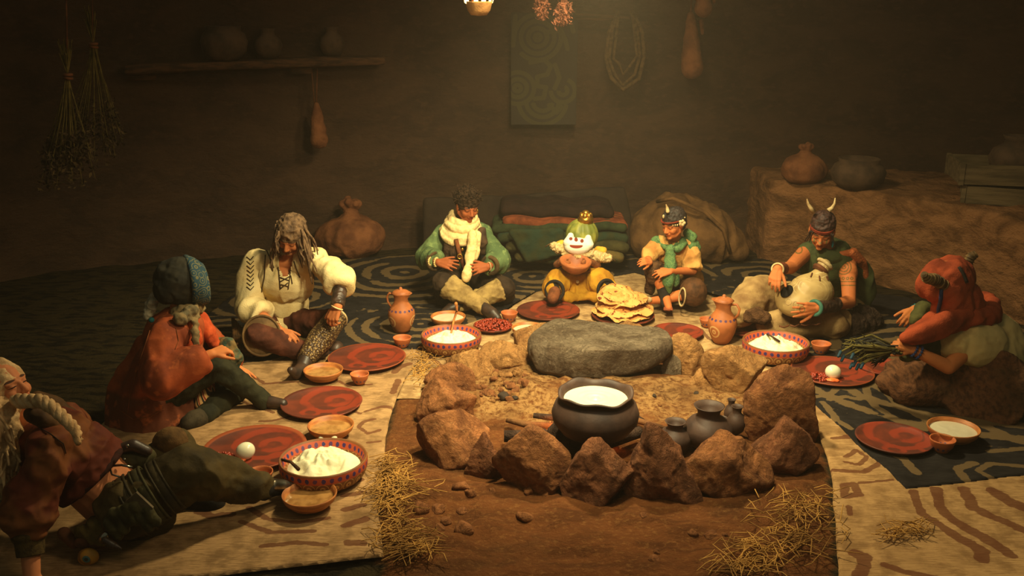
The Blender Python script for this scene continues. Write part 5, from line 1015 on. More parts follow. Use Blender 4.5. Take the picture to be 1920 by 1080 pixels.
m = Mat('pumpkin_hat', lin(142, 140, 58), .55, 0, .4); m.coord(); mhat = m.bump(m.noise(20, 3), .3, .004).mix(m.noise(12, 3).ss(.4, .6), lin(104, 110, 44)).done()
hc = X(1091, 440, Yc+.02); b = Bm(); n = 72; vs = []; 
for i in range(1, 20):
    th = PI*i/24
    for k in range(n): a = 2*PI*k/n; rr_ = .125*math.sin(th)*(1-.07*abs(math.cos(7*a))**.6*1.0+.0); vs.append(hc+V3(rr_*math.cos(a)*1.02, rr_*math.sin(a), .125*math.cos(th)*.98))
fs = [(i*n+k, (i+1)*n+k, (i+1)*n+(k+1) % n, i*n+(k+1) % n) for i in range(18) for k in range(n)]+[tuple(range(n)), tuple(18*n+k for k in range(n))[::-1]]; b.add(vs, fs); emit('gourd_hat', b, mhat, o)
b = Bm(); tp = X(1098, 412, Yc); b.ell(tp, (.060, .055, .045)); 
for k in range(7): a = k*.9; b.ell(tp+V3(.034*math.cos(a), .034*math.sin(a), .030), (.019, .019, .026), seg=10)
b.ell(tp+V3(0, -.0, .05), (.03, .03, .024)); emit('gold_topknot', b, gold, o)
m = Mat('white_mask', (.86, .82, .66), .7); m.coord(); mc = X(1083, 456, Yc-.15)-wloc(o); cx, cy, cz = mc; k_ = M(X(1083, 456, Yc-.15))
for ex in (-12, -2, 9): m.mix(m.ell((cx+ex*k_, cy, cz+(3-ex*.18)*k_), (3.4*k_, .5, 2.9*k_), .2), lin(120, 44, 24))
m.mix(m.ell((cx-2*k_, cy, cz-7*k_), (12.5*k_, .5, 4.6*k_), .2)*(m.z.ss(cz-4.5*k_, cz-6*k_)), lin(132, 46, 24)); m.bump(m.noise(60, 2), .15, .002); mwm = m.done()
b = Bm(); c0 = X(1083, 463, Yc-.085); b.ell(c0+V3(0, 0, .006), (.100, .058, .064)); b.cap(X(1070, 442, Yc-.08), X(1068, 454, Yc-.08), .024, .048); b.cap(X(1103, 446, Yc-.08), X(1102, 457, Yc-.08), .024, .046); blob('white_mask', b, mwm, o, .005, 4)
mwl = cm('cream_wool', lin(236, 206, 150), lin(206, 170, 112), 40, .95, .8, .01); b = Bm()
for pts in ([X(1068, 472, Yc-.03), X(1050, 466, Yc-.05), X(1038, 460, Yc-.04)], [X(1104, 472, Yc-.03), X(1122, 482, Yc-.06), X(1140, 484, Yc-.05)], [X(1060, 476, Yc-.06), X(1085, 480, Yc-.08), X(1108, 474, Yc-.06)]): b.chain(pts, [.028, .036, .026])
blob('fluffy_collar', b, mwl, o, .006, 2, fold=.008, fsc=40); b = Bm(); b.ell(X(1125, 470, Yc-.03), (.045, .03, .03)); b.ell(X(1052, 458, Yc-.03), (.03, .025, .03)); blob('yellow_bow', b, cm('yellow_cloth', lin(226, 170, 60), lin(190, 130, 40), 10, .9), o, .006, 3, fold=.006, fsc=14)
for pts in ([X(1040, 459, Yc-.04), X(1030, 458, Yc-.05), X(1022, 463, Yc-.05)], [X(1140, 482, Yc-.05), X(1148, 484, Yc-.05), X(1154, 490, Yc-.05)]): b = Bm(); b.tube(pts, [.008, .006, .005], 7); emit('twine_end', b, mrope, o)
b = Bm(); b.ell(X(1085, 512, Yc-.02), (.14, .11, .05)); b.chain([X(1085, 520, Yc), X(1048, 528, Yc-.10), X(1038, 540, Yc-.14)], [.09, .085, .07]); b.chain([X(1090, 520, Yc), X(1126, 528, Yc-.10), X(1138, 540, Yc-.14)], [.09, .085, .07]); b.chain([X(1085, 530, Yc-.03), X(1088, 548, Yc-.09)], [.10, .06]); b.chain([X(1060, 555, Yc-.13), X(1115, 556, Yc-.13)], [.035, .035]); b.ell(X(1086, 540, Yc-.02), (.16, .12, .05))
mye = cm('yellow_trousers_cloth', lin(198, 146, 42), lin(160, 108, 30), 8, .9, .5, .006); blob('baggy_trousers', b, mye, o, .0065, 2, fold=.012, fsc=10, seed=6, fold_dir=(0, .3, 1))
for px, py in ((1040, 545), (1137, 543)):
    c_ = X(px, py, Yc-.20); b = Bm(); b.torus(c_, (.35*(1 if px > 1080 else -1), -1, .2), .066, .012, sy=1.05); b.ell(c_+V3(0, .03, 0), (.062, .03, .062)); emit('dark_trouser_cuff', b, black, o); b = Bm(); q = c_+V3(0, -.005, -.01); b.cap(q, q+V3(.015*(1 if px > 1080 else -1), -.05, -.03), .045, .042); blob('boot', b, cm('brown_boot', lin(128, 74, 44), lin(90, 52, 32)), o, .006, 3)
c_ = X(1077, 497, Yc-.18); Rb = 30*M(c_); ob = lathe_obj('held_bowl', [(.001, 0), (Rb*.45, .003), (Rb*.8, Rb*.28), (Rb*.97, Rb*.62), (Rb, Rb*.78), (Rb*.94, Rb*.78), (Rb*.8, Rb*.4), (.001, Rb*.12)], clay, loc=c_-V3(0, 0, .05)); ob.rotation_euler = (.18, .08, 0); tag(ob, 'orange wooden bowl held up by the small masked figure', 'bowl')
b = Bm(); b.chain([X(1066, 505, Yc-.12), X(1085, 513, Yc-.13), X(1104, 506, Yc-.12)], [.016, .018, .016]); emit('belt', b, mleather, o); b = Bm(); b.ell(X(1083, 528, Yc-.135), (.012, .008, .014)); emit('belt_charm', b, bone, o)

# ---------- 5 child ----------
J = mk({'head': (1262, 420, 5.52), 'neck': (1264, 452, 5.62), 'chest': (1266, 480, 5.66), 'pel': (1280, 528, 5.72), 'shL': (1236, 460, 5.62), 'elL': (1214, 484, 5.54), 'wrL': (1218, 492, 5.42), 'haL': (1204, 488, 5.36), 'shR': (1292, 462, 5.62), 'elR': (1299, 508, 5.54), 'wrR': (1258, 508, 5.42), 'haR': (1232, 513, 5.40),
  'hipL': (1266, 538, 5.68), 'knL': (1226, 506, 5.48), 'anL': (1248, 556, 5.44), 'toL': (1254, 577, 5.36), 'hipR': (1292, 538, 5.68), 'knR': (1300, 548, 5.44), 'anR': (1240, 562, 5.46), 'toR': (1218, 564, 5.42)})
fr = frame((-.72, -.62, -.30), (-.1, -.05, 1)); Hc = J['head']; s = .90; o = person('child in a green shoulder wrap and tan tunic with a horned headband, one knee raised', J, G(1262, 572, 0))
b = Bm(); torso(b, J, 0, .72); head(b, Hc, fr, s, J['neck'], .042)
for q in 'LR': limb(b, J, 'sh'+q, 'el'+q, 'wr'+q, .036, .031, .022)
hand(b, J['wrL'], J['haL'], V3(-.2, -.8, .6), .78, 1, (.5, .6, .4)); hand(b, J['wrR'], J['haR'], V3(0, -.6, .8), .82, -1, (.2, .3, .3), .14); limb(b, J, 'hipL', 'knL', 'anL', .066, .046, .032); limb(b, J, 'hipR', 'knR', 'anR', .066, .046, .032); b.chain([J['anL'], J['toL']], [.032, .024]); b.chain([J['anR'], J['toR']], [.032, .024])
body(o, b, skin_mat('skin_child', lin(196, 112, 60)), Hc, fr, s, .004)
m = Mat('green_wrap', lin(84, 116, 68), .85); m.coord(); m.mix(m.noise(30, 4).ss(.45, .6)*.7, lin(52, 84, 54)); vv = m.vor(20); m.mix((vv*30).sin().ss(.6, .9)*.6, lin(120, 140, 84)); m.bump(m.noise(40, 3), .4, .004); mgw = m.done()
b = Bm(); b.cap(lerp(J['shL'], J['shR'], -.02), lerp(J['shL'], J['shR'], 1.05)+V3(0, 0, -.01), .066, .070); b.ell(lerp(J['chest'], J['neck'], .6), (.12, .10, .075)); b.torus(X(1262, 456, 5.58), (-.1, -.3, 1), .072, .026); b.chain([X(1288, 436, 5.62), X(1296, 446, 5.6), X(1300, 452, 5.6)], [.03, .036, .02]); b.ell(X(1256, 468, 5.48), (.032, .026, .030)); b.chain([X(1256, 470, 5.48), X(1258, 500, 5.46), X(1252, 530, 5.44), X(1254, 546, 5.44)], [.026, .044, .040, .02]); b.chain([X(1266, 512, 5.47), X(1266, 532, 5.47)], [.03, .026])
blob('green_shoulder_wrap', b, mgw, o, .006, 3, fold=.007, fsc=9, seed=7)
b = Bm(); torso(b, J, .026, .76); b.cap(lerp(J['shL'], J['elL'], .2), lerp(J['shL'], J['elL'], .85), .062, .062); b.flat(lerp(J['shR'], J['elR'], .1), lerp(J['shR'], J['elR'], .96), .062, .070); b.ell(J['pel']+V3(.03, .02, .02), (.13, .10, .09)); blob('tan_tunic', b, cm('tan_suede', lin(216, 164, 92), lin(176, 120, 62), 8, .95, .5, .006), o, .006, 3, fold=.008, fsc=9)
mkn = cm('brown_fur_wrap', lin(96, 66, 42), lin(66, 44, 28), 24, .95, .8, .01); b = Bm(); b.cap(J['hipL'], J['knL'], .078, .068); b.ell(J['knL'], (.07, .06, .065)); b.cap(J['knL'], lerp(J['knL'], J['anL'], .25)+V3(-.02, 0, 0), .06, .05); b.cap(J['knL']+V3(-.02, .02, 0), X(1218, 545, 5.55), .04, .03); blob('fur_leg_wrap', b, mkn, o, .007, 2, fold=.006, fsc=20)
b = Bm(); b.cap(J['hipR'], J['knR']+V3(0, 0, .01), .078, .098); b.ell(J['knR']+V3(0, -.01, 0), (.098, .085, .100)); blob('round_knee_pad', b, cm('knee_leather', lin(96, 62, 38), lin(66, 44, 28), 20, .7), o, .007, 3); b = Bm(); b.torus(X(1279, 557, 5.385), (-.9, -.35, .1), .040, .005, sy=1.6); emit('knee_pad_rim', b, bone, o)
b = Bm(); b.cap(lerp(J['knL'], J['anL'], .72), J['anL']+V3(0, 0, -.02), .040, .042); b.ell(J['anL']+V3(.0, -.02, -.04), (.04, .045, .04)); blob('ankle_wrap', b, black, o, .006, 2); b = Bm(); b.ell(X(1253, 572, 5.38), (.026, .016, .022)); b.ell(X(1216, 562, 5.40), (.026, .02, .022)); emit('shell_toe', b, bone, o)
b = Bm()
for k in range(5): b.cap(X(1246+k*3.4, 577, 5.36), X(1245.5+k*3.6, 581, 5.34), .0075, .007)
blob('painted_toes', b, cm('red_paint_skin', lin(150, 80, 50)), o, .004, 2)
mdh = cm('dark_hair', lin(46, 32, 26), lin(30, 22, 18), 50, .6, .6, .004, spec=.5); r_, f_, u_ = fr; b = Bm(); b.ell(Hc+u_*.04-f_*.025, (.080*.98, .094*.98, .074), rotm(fr)); b.ell(Hc-f_*.05-u_*.01, (.074, .05, .06), rotm(fr)); hr = blob('hair', b, mdh, o, .005, 3, fold=.004, fsc=30)
band('headband', o, Hc+u_*.036-f_*.008, u_-f_*.12, .075, .006, cm('red_cord', lin(130, 52, 34)), 1.17, r_); b = Bm(); b.chain([X(1252, 396, 5.46), X(1251, 390, 5.46), X(1249, 384, 5.46)], [.014, .010, .004]); b.ell(X(1244, 406, 5.45), (.008, .006, .014)); emit('small_horn', b, bone, o)
b = Bm(); q = X(1279, 418, 5.40)
for k in range(5): a = k*1.257; b.ell(q+V3(.014*math.cos(a), 0, .014*math.sin(a)), (.012, .006, .012), seg=10)
emit('shell_flower', b, bone, o); b = Bm(); [b.ell(X(1262+k*4, 423-k*.5, 5.39), (.005, .005, .008), seg=8) for k in range(3)]; b.ell(X(1284, 408, 5.42), (.006,)*3, seg=8); emit('bone_beads', b, bone, o)
b = Bm(); b.tube([X(1306, 528, 5.55), X(1314, 545, 5.5), X(1320, 556, 5.48), X(1319, 566, 5.46)], [.010, .012, .012, .008], 7); emit('turquoise_tassel', b, turq, o)

# ---------- 6 horned man with the gourd drum ----------
J = mk({'head': (1541, 434, 5.20), 'neck': (1554, 474, 5.32), 'chest': (1558, 510, 5.36), 'pel': (1574, 572, 5.45), 'shL': (1510, 474, 5.34), 'elL': (1482, 502, 5.12), 'wrL': (1458, 505, 4.94), 'haL': (1452, 527, 4.88), 'shR': (1590, 490, 5.26), 'elR': (1592, 566, 5.08), 'wrR': (1532, 577, 4.83), 'haR': (1482, 583, 4.78),
  'hipL': (1556, 582, 5.40), 'knL': (1420, 552, 5.22), 'anL': (1384, 592, 5.06), 'hipR': (1592, 584, 5.38), 'knR': (1556, 604, 5.05), 'anR': (1440, 606, 5.06)})
fr = frame((-.30, -.78, -.46), (.0, -.2, 1)); Hc = J['head']; s = 1.0; o = person('man with horned dark hair and tattooed bare arms, playing a big pale gourd drum', J, G(1540, 615, 0))
b = Bm(); torso(b, J); head(b, Hc, fr, s, J['neck'])
for q in 'LR': limb(b, J, 'sh'+q, 'el'+q, 'wr'+q, .057, .044, .030)
b.ell(lerp(J['shR'], J['elR'], .3), (.062, .06, .085)); hand(b, J['wrL'], J['haL'], V3(-.3, -.6, .5), 1.0, 1, (.45, .5, .35)); hand(b, J['wrR'], J['haR'], V3(.15, -.95, .1), 1.05, 1, (.10, .15, .12), .12, .75, .1); limb(b, J, 'hipL', 'knL', 'anL', .085, .06, .042); limb(b, J, 'hipR', 'knR', 'anR', .085, .06, .042)
def tat(c):
    pp = proj(c); A, B_ = J['shR'], J['elR']; d = nrm(B_-A); u = (c-A) @ d; xx = pp[:, 0]; yy = pp[:, 1]; k = np.zeros(len(c))
    near = (np.linalg.norm(c-lerp(A, B_, .35), axis=1) < .16) & (c[:, 1] < A[1]+.02); rr_ = np.hypot(xx-1583, yy-500); th = np.arctan2(yy-500, xx-1583); v = np.abs(((rr_/5.2-th/(2*PI)) % 1)-.5) < .2; k[(v & (rr_ < 17)) & near] = 1
    for i in range(4): k[near & (np.hypot(xx-(1573+i*8), yy-522) < 3.2) & (np.hypot(xx-(1573+i*8), yy-522) > 1.2)] = 1
    k[near & (yy > 527) & (yy < 529) & (xx > 1568)] = 1; k[near & (yy > 534) & (yy < 536)] = 1
    n2 = (np.linalg.norm(c-J['shL'], axis=1) < .2); rr_ = np.hypot(xx-1497, yy-468); k[n2 & (np.abs(rr_-7) < 1.3) & (rr_ < 12)] = 1; k[n2 & (np.abs(yy-(482+(xx-1485)*.4)) < 1.2) & (xx < 1500)] = 1
    hh_ = (np.linalg.norm(c-lerp(J['wrR'], J['haR'], .4), axis=1) < .09); rr_ = np.hypot(xx-1504, yy-580); k[hh_ & (np.abs(rr_-5) < 1.2)] = .8
    return k
def ext(m):
    a = m.nt.nodes.new('ShaderNodeAttribute'); a.attribute_name = 'tat'; m.mix(Ex(m.nt, a.outputs['Fac']).ss(.3, .7)*.75, lin(86, 84, 44)); m.mix(m.ell((0, .1, -.012), (.030, .05, .006), .5)*.5, lin(96, 130, 96)); m.mix(m.ell((-.04, .07, -.02), (.006, .05, .02), .5)*.7, lin(90, 110, 60)); m.mix(m.ell((.04, .07, -.02), (.006, .05, .02), .5)*.7, lin(90, 110, 60))
body(o, b, skin_mat('skin_olive', lin(190, 110, 62), extra=ext), Hc, fr, s, arm=tat)
mgv = cm('olive_green_cloth', lin(74, 80, 46), lin(52, 58, 36), 8, .9, .5, .006); b = Bm(); torso(b, J, .024); b.torus(X(1556, 468, 5.30), (0, -.3, 1), .095, .036); b.ell(J['neck']+V3(.04, .03, -.02), (.15, .10, .07)); b.ell(J['pel']+V3(0, 0, -.0), (.19, .15, .12)); b.ell(lerp(J['shL'], J['chest'], .35), (.10, .10, .12)); b.chain([X(1615, 500, 5.35), X(1622, 545, 5.38), X(1612, 575, 5.4)], [.05, .06, .06])
blob('green_tunic', b, mgv, o, .007, 4, fold=.014, fsc=7, seed=51, fold_dir=(0, .2, 1))
m = Mat('beaded_orange', lin(164, 84, 40), .8); m.coord(); vv = m.vor(60); m.mix(vv.ss(.3, .1)*.7, lin(206, 130, 76)); m.bump(vv*-1, .6, .005); mbd = m.done(); b = Bm(); b.chain([X(1580, 470, 5.30), X(1600, 474, 5.30), X(1616, 492, 5.32), X(1622, 518, 5.34), X(1617, 534, 5.34)], [.018, .035, .034, .028, .014]); b.chain([X(1576, 476, 5.22), X(1596, 474, 5.22), X(1610, 488, 5.24)], [.018, .028, .024]); blob('beaded_shoulder_piece', b, mbd, o, .006, 3)
mdp = cm('pale_baggy_cloth', lin(176, 144, 94), lin(112, 80, 50), 5, .92, .5, .006); b = Bm(); b.cap(J['hipL'], J['knL'], .10, .115); b.chain([J['knL'], lerp(J['knL'], J['anL'], .55), J['anL']], [.115, .10, .07]); b.cap(J['hipR'], J['knR'], .10, .10); b.chain([J['knR'], lerp(J['knR'], J['anR'], .5)+V3(0, 0, 0), J['anR']], [.085, .080, .06]); b.ell(J['pel']+V3(-.04, -.04, -.03), (.18, .15, .09)); b.cap(lerp(J['hipL'], J['knL'], .5), lerp(J['hipL'], J['knL'], .55)+V3(0, 0, -.1), .1, .09)
blob('baggy_trousers', b, mdp, o, .008, 2, fold=.020, fsc=6, seed=52, fold_dir=(-1, 0, .1))
for k in range(4): b = Bm(); q = X(1470+k*20, 614-k*1.5, 4.86); b.tube([q+V3(-.03, 0, .01), q, q+V3(.03, 0, .015)], .006, 6); emit('ankle_tie', b, mleather, o)
b = Bm(); b.chain([X(1405, 594, 5.02), X(1418, 590, 5.0), X(1432, 596, 4.98)], [.045, .05, .045]); blob('fur_boot', b, mkn, o, .006, 3, fold=.005, fsc=24)
b = Bm(); b.ell(X(1604, 602, 5.22), (.18, .14, .11)); b.ell(X(1586, 608, 5.12), (.14, .10, .09)); ob = thing('fur_cushion', 'dark brown fur cushion beside and under the horned man', 'cushion', G(1600, 622, 0)); blob('cushion_body', b, cm('dark_fur', lin(60, 44, 34), lin(40, 30, 24), 20, .95, .8, .012), ob, .009, 2, fold=.010, fsc=20)
# arm pieces
dA = J['wrR']-J['elR']; b = Bm(); b.flat(lerp(J['elR'], J['wrR'], .42), lerp(J['elR'], J['wrR'], 1.0), .047, .040); blob('arm_guard', b, leather, o, .006, 2, fold=.003, fsc=30); band('turquoise_bangle', o, lerp(J['wrR'], J['haR'], .08), dA, .044, .013, cm('jade', lin(70, 116, 96), lin(50, 90, 80), 8, .35)); dB = J['wrL']-J['elL']; b = Bm(); b.flat(lerp(J['elL'], J['wrL'], .6), J['wrL'], .043, .038); blob('arm_guard', b, cm('red_leather', lin(110, 56, 36), lin(76, 38, 26)), o, .006, 2); band('wrist_cord', o, J['wrL'], dB, .038, .006, bone)
r_, f_, u_ = fr; b = Bm(); b.ell(Hc+u_*.05-f_*.02, (.082, .096, .088), rotm(fr)); b.ell(Hc+u_*.10-f_*.01, (.05, .06, .05), rotm(fr)); b.ell(Hc-f_*.06-u_*.01, (.076, .05, .07), rotm(fr)); hr = blob('hair', b, cm('dark_red_hair', lin(64, 34, 24), lin(40, 24, 18), 50, .6, .6, .004, spec=.5), o, .005, 3, fold=.004, fsc=30)
for k in (0, 1): band('headband', o, Hc+u_*(.038+.011*k)-f_*.010, u_-f_*.15, .079, .005, cm('red_cord', lin(130, 52, 34)), 1.19, r_)
for q in (-1.2, -1.0, 1.1, 1.25, .9): strands('thin_braid', hr, mdh, [Hc+r_*.06*q+f_*.065+u_*.05], [Hc+r_*.075*q+f_*.06-u_*.055], .005, .003, seed=int(q*10)+20)
for pts in ([(1526, 398), (1520, 390), (1515, 382), (1513, 373)], [(1553, 395), (1560, 390), (1565, 382), (1566, 371)]): b = Bm(); b.tube([X(a, c_, 5.17) for a, c_ in pts], [.016, .013, .009, .003], 10); emit('horn', b, bone, o)
b = Bm(); b.ell(X(1561, 458, 5.20), (.009, .006, .024)); b.ell(X(1560, 447, 5.20), (.008,)*3); emit('turquoise_earring', b, turq, o)
# gourd drum
m = Mat('gourd_shell', lin(180, 152, 98), .5, 0, .4); m.coord(); m.mix(m.noise(7, 5).ss(.4, .62)*.7, lin(134, 104, 62)); vv = m.vor(6.5); m.mix(((vv*62).sin()).ss(.75, .92)*m.noise(4, 2).ss(.45, .55)*.45, lin(226, 206, 150)); m.bump(m.noise(20, 4), .3, .004); mgo = m.done()
dr = thing('gourd_drum', 'big pale gourd drum with a sound hole, held on the lap of the horned man', 'drum', X(1510, 590, 4.93)); b = Bm(); c_ = X(1505, 556, 4.95); axg = nrm(X(1545, 503, 5.0)-X(1500, 560, 4.95)); u2 = V3(1, 0, -.1)
b.ell(X(1500, 566, 4.94), (.158, .125, .105)); b.ell(X(1520, 548, 4.96), (.15, .12, .125)); b.ell(X(1482, 556, 4.94), (.10, .09, .09)); b.chain([X(1515, 545, 4.96), X(1535, 522, 4.98), X(1541, 508, 4.99), X(1545, 498, 5.0)], [.12, .065, .042, .046]); gb = blob('gourd_body', b, mgo, dr, .007, 12)
b = Bm(); mo = X(1545, 497, 5.0); b.torus(mo+axg*.01, axg, .046, .013, 30, 10); b.flat(mo-axg*.02, mo+axg*.006, .040, .044); emit('drum_mouth', b, bone, dr); b = Bm(); b.torus(mo-axg*.035, axg, .042, .014); b.flat(mo-axg*.055, mo-axg*.02, .048, .046); emit('neck_binding', b, mleather, dr)
t = bvh(gb); h0 = hit(t, 1475, 546, 0); hn = nrm(hit(t, 1475, 546, .05)-h0); b = Bm(); b.ell(h0, (.034, .048, .006), rotm((nrm(np.cross(hn, V3(.5, 0, 1))), nrm(np.cross(hn, np.cross(hn, V3(.5, 0, 1)))), hn))); emit('sound_hole', b, cm('hole_dark', (.01, .008, .006)), dr)
for a in ([(1523, 513), (1520, 520)], [(1536, 518), (1537, 527)], [(1549, 518), (1552, 526)]): stroke('binding_tassel', t, a, .005, mleather, dr)
for cx_, cy_, rr_ in ((1478, 566, 6), (1492, 570, 5)): stroke('painted_ring', t, [(cx_+rr_*math.cos(a), cy_+rr_*math.sin(a)) for a in np.linspace(0, 6.28, 9)], .0022, bone, gb, lift=.0)

# ---------- 7 woman in the orange headwrap ----------
J = mk({'head': (1771, 528, 4.15), 'neck': (1800, 578, 4.22), 'chest': (1825, 625, 4.28), 'pel': (1860, 692, 4.36), 'shL': (1830, 640, 4.08), 'elL': (1778, 688, 3.98), 'wrL': (1712, 656, 4.0), 'haL': (1688, 645, 4.0), 'shR': (1795, 600, 4.42), 'elR': (1752, 608, 4.50), 'wrR': (1716, 580, 4.42), 'haR': (1703, 597, 4.38), 'hipL': (1860, 706, 4.24), 'knL': (1702, 718, 4.12), 'anL': (1870, 740, 4.2), 'hipR': (1860, 700, 4.45), 'knR': (1695, 708, 4.36), 'anR': (1860, 735, 4.4)})
fr = frame((-.85, -.05, -.52), (-.4, 0, 1)); Hc = J['head']; s = .95; o = person('kneeling person with horned orange headwrap, cream and green shawl, brown fur skirt', J, G(1800, 740, 0))
b = Bm(); torso(b, J, 0, .9); head(b, Hc, fr, s, J['neck'])
for q in 'LR': limb(b, J, 'sh'+q, 'el'+q, 'wr'+q, .048, .040, .027)
hand(b, J['wrL'], J['haL'], V3(.2, -.8, .6), .95, 1, (.8, .8, .5)); hand(b, J['wrR'], J['haR'], V3(-.1, -.8, .6), .95, -1, (.6, .6, .4)); limb(b, J, 'hipL', 'knL', 'anL', .085, .06, .04); limb(b, J, 'hipR', 'knR', 'anR', .085, .06, .04)
body(o, b, skin_mat('skin_amber', lin(184, 110, 60)), Hc, fr, s)
mow = cm('orange_wrap', lin(160, 70, 40), lin(118, 50, 30), 7, .9, .5, .006); r_, f_, u_ = fr; b = Bm(); b.ell(Hc, (.126, .125, .122), rotm(fr)); b.ell(X(1784, 520, 4.2), (.10, .10, .10)); b.ell(X(1748, 535, 4.12), (.06, .08, .09)); b.chain([X(1775, 545, 4.1), X(1785, 575, 4.12), X(1790, 600, 4.12)], [.085, .10, .09]); b.chain([X(1805, 555, 4.15), X(1820, 585, 4.15), X(1830, 598, 4.14)], [.07, .08, .06])
hw = blob('orange_headwrap', b, mow, o, .008, 4, fold=.016, fsc=7, seed=61, fold_dir=(.3, 0, 1)); b = Bm(); b.chain([X(1790, 600, 4.08), X(1830, 598, 4.06), X(1860, 590, 4.14), X(1862, 572, 4.28), X(1840, 562, 4.36)], [.04, .040, .040, .038, .034]); b.chain([X(1800, 590, 4.08), X(1760, 612, 4.0), X(1725, 628, 3.98), X(1698, 634, 3.98)], [.06, .048, .036, .020]); b.chain([X(1760, 600, 4.1), X(1740, 612, 4.08), X(1712, 630, 4.0)], [.05, .04, .03])
blob('orange_scarf_drape', b, mow, o, .008, 3, fold=.014, fsc=8, seed=62, fold_dir=(1, 0, .3))
m = Mat('cream_green_shawl', lin(196, 172, 112), .9); m.coord(); zz = m.z+(m.noise(5, 4)-.5)*.35; m.mix(zz.ss(.34, .18)*.85, lin(96, 108, 62)); m.mix(m.noise(8, 4).ss(.52, .66)*.5, lin(150, 116, 68)); m.bump(m.noise(40, 3), .4, .004); msl = m.done()
b = Bm(); b.ell(X(1822, 640, 4.12), (.19, .17, .13)); b.ell(X(1850, 648, 4.20), (.20, .18, .15)); b.ell(X(1862, 622, 4.22), (.13, .14, .10)); b.ell(X(1790, 640, 4.08), (.10, .10, .09)); b.flat(X(1840, 650, 4.20), X(1845, 690, 4.17), .19, .22); b.ell(X(1875, 660, 4.28), (.14, .15, .15)); blob('shawl', b, msl, o, .009, 5, fold=.010, fsc=5, seed=63)
mdg = cm('dull_green_cloth', lin(86, 84, 46), lin(60, 60, 34), 9, .9); b = Bm(); b.chain([X(1790, 620, 4.16), X(1745, 640, 4.1), X(1700, 668, 4.04)], [.10, .07, .03]); b.chain([X(1760, 600, 4.3), X(1730, 580, 4.3), X(1718, 600, 4.25)], [.05, .035, .03]); torso(b, J, .02, .95); blob('green_tunic', b, mdg, o, .009, 3, fold=.010, fsc=8)
m = Mat('fur_skirt', lin(104, 68, 44), .95, 0, .1); m.coord(); l = m.noise(34, 4, (1.4, .35, 1.2, .5)); m.mix(l.ss(.38, .66), lin(70, 46, 32)); m.mix(m.noise(3, 2).ss(.5, .66)*.6, lin(62, 48, 30)); m.bump(l, .9, .012); mfs = m.done()
b = Bm(); b.chain([J['hipL'], X(1760, 716, 4.14), J['knL']+V3(.02, 0, -.02)], [.15, .145, .11]); b.chain([J['hipR'], J['knR']], [.15, .12]); b.ell(J['pel']+V3(.02, 0, -.06), (.23, .20, .14)); b.flat(G(1870, 745, .17)+V3(0, .12, 0), G(1870, 745, -.01)+V3(0, .12, 0), .22, .26); b.ell(G(1800, 745, .06)+V3(0, .12, 0), (.34, .18, .07)); b.ell(G(1735, 735, .06)+V3(0, .12, 0), (.22, .18, .07)); blob('fur_skirt', b, mfs, o, .010, 5, fold=.008, fsc=7, seed=64)
for pts, r0 in (([(1770, 535, 4.05), (1752, 524, 4.02), (1738, 522, 3.99), (1732, 514, 3.97)], (.030, .030, .024, .014)), ([(1804, 505, 4.2), (1814, 494, 4.2), (1820, 482, 4.2), (1830, 476, 4.2)], (.022, .026, .024, .018))):
    b = Bm(); P = [X(*q) for q in pts]; b.tube(P, r0, 12); [b.torus(lerp(P[i], P[i+1], t_), P[i+1]-P[i], lerp(r0[i], r0[i+1], t_), .004, 16, 6) for i in range(3) for t_ in (.1, .5, .9)]; emit('ribbed_horn', b, cm('horn', lin(122, 96, 58), lin(70, 54, 36), 20, .6), o)
t = bvh(hw); stroke('dark_ribbon', t, [(1766, 540), (1764, 560), (1760, 580), (1760, 600)], .010, bluebead, o); stroke('dark_ribbon', t, [(1798, 502), (1806, 515), (1812, 530)], .010, black, o)
beads('blue_bracelet', o, lerp(J['wrR'], J['elR'], .05), J['wrR']-J['elR'], .035, .009, turq); beads('blue_bracelet', o, lerp(J['wrL'], J['elL'], .15), J['wrL']-J['elL'], .036, .008, bluebead); beads('blue_bracelet', o, lerp(J['wrL'], J['elL'], .02), J['wrL']-J['elL'], .034, .008, bluebead)
# feather bundle
fb = thing('feather_bundle', 'long bundle of dark feathers and twigs held by the person in the orange headwrap', 'feathers', G(1640, 668, .02)); rs = np.random.RandomState(12); b = Bm(); b2 = Bm(); b3 = Bm(); r0 = J['haL']+V3(-.02, -.02, -.03)
for k in range(60):
    tt = rs.rand(); e = X(1572+tt*40+rs.rand()*30, 632+tt*40+rs.rand()*14, 4.02-.02*rs.rand()+.08); e[2] = max(e[2], .03); mid = lerp(r0, e, .5)+V3(0, rs.normal()*.02, .02+rs.normal()*.02); (b if k % 2 else b2).tube([r0+rs.normal(size=3)*.012, mid, e], [.004, .007, .002], 5)
    for j in range(5): q = lerp(mid, e, rs.rand()); q2 = q+V3(-.03, rs.normal()*.02, rs.normal()*.018); (b if k % 2 else b2).tube([q, q2], [.004, .001], 4, False)
for k, (px, py) in enumerate([(1576, 660), (1582, 668), (1600, 664), (1604, 678), (1610, 684), (1618, 682), (1598, 682)]): b3.cap(X(px, py, 3.98), X(px-4, py+8, 3.96), .009, .008, 10); b2.tube([r0, X(px+22, py-12, 4.0), X(px, py, 3.98)], [.004, .006, .005], 5)
emit('dark_feathers', b, cm('dark_feather', lin(52, 50, 42), lin(36, 34, 30), 20), fb); emit('olive_stalks', b2, cm('olive_stalk', lin(104, 92, 44), lin(74, 66, 36), 20), fb)
emit('blue_feather_tips', b3, cm('blue_tip', lin(44, 70, 84), lin(30, 52, 66), 10, .5), fb)

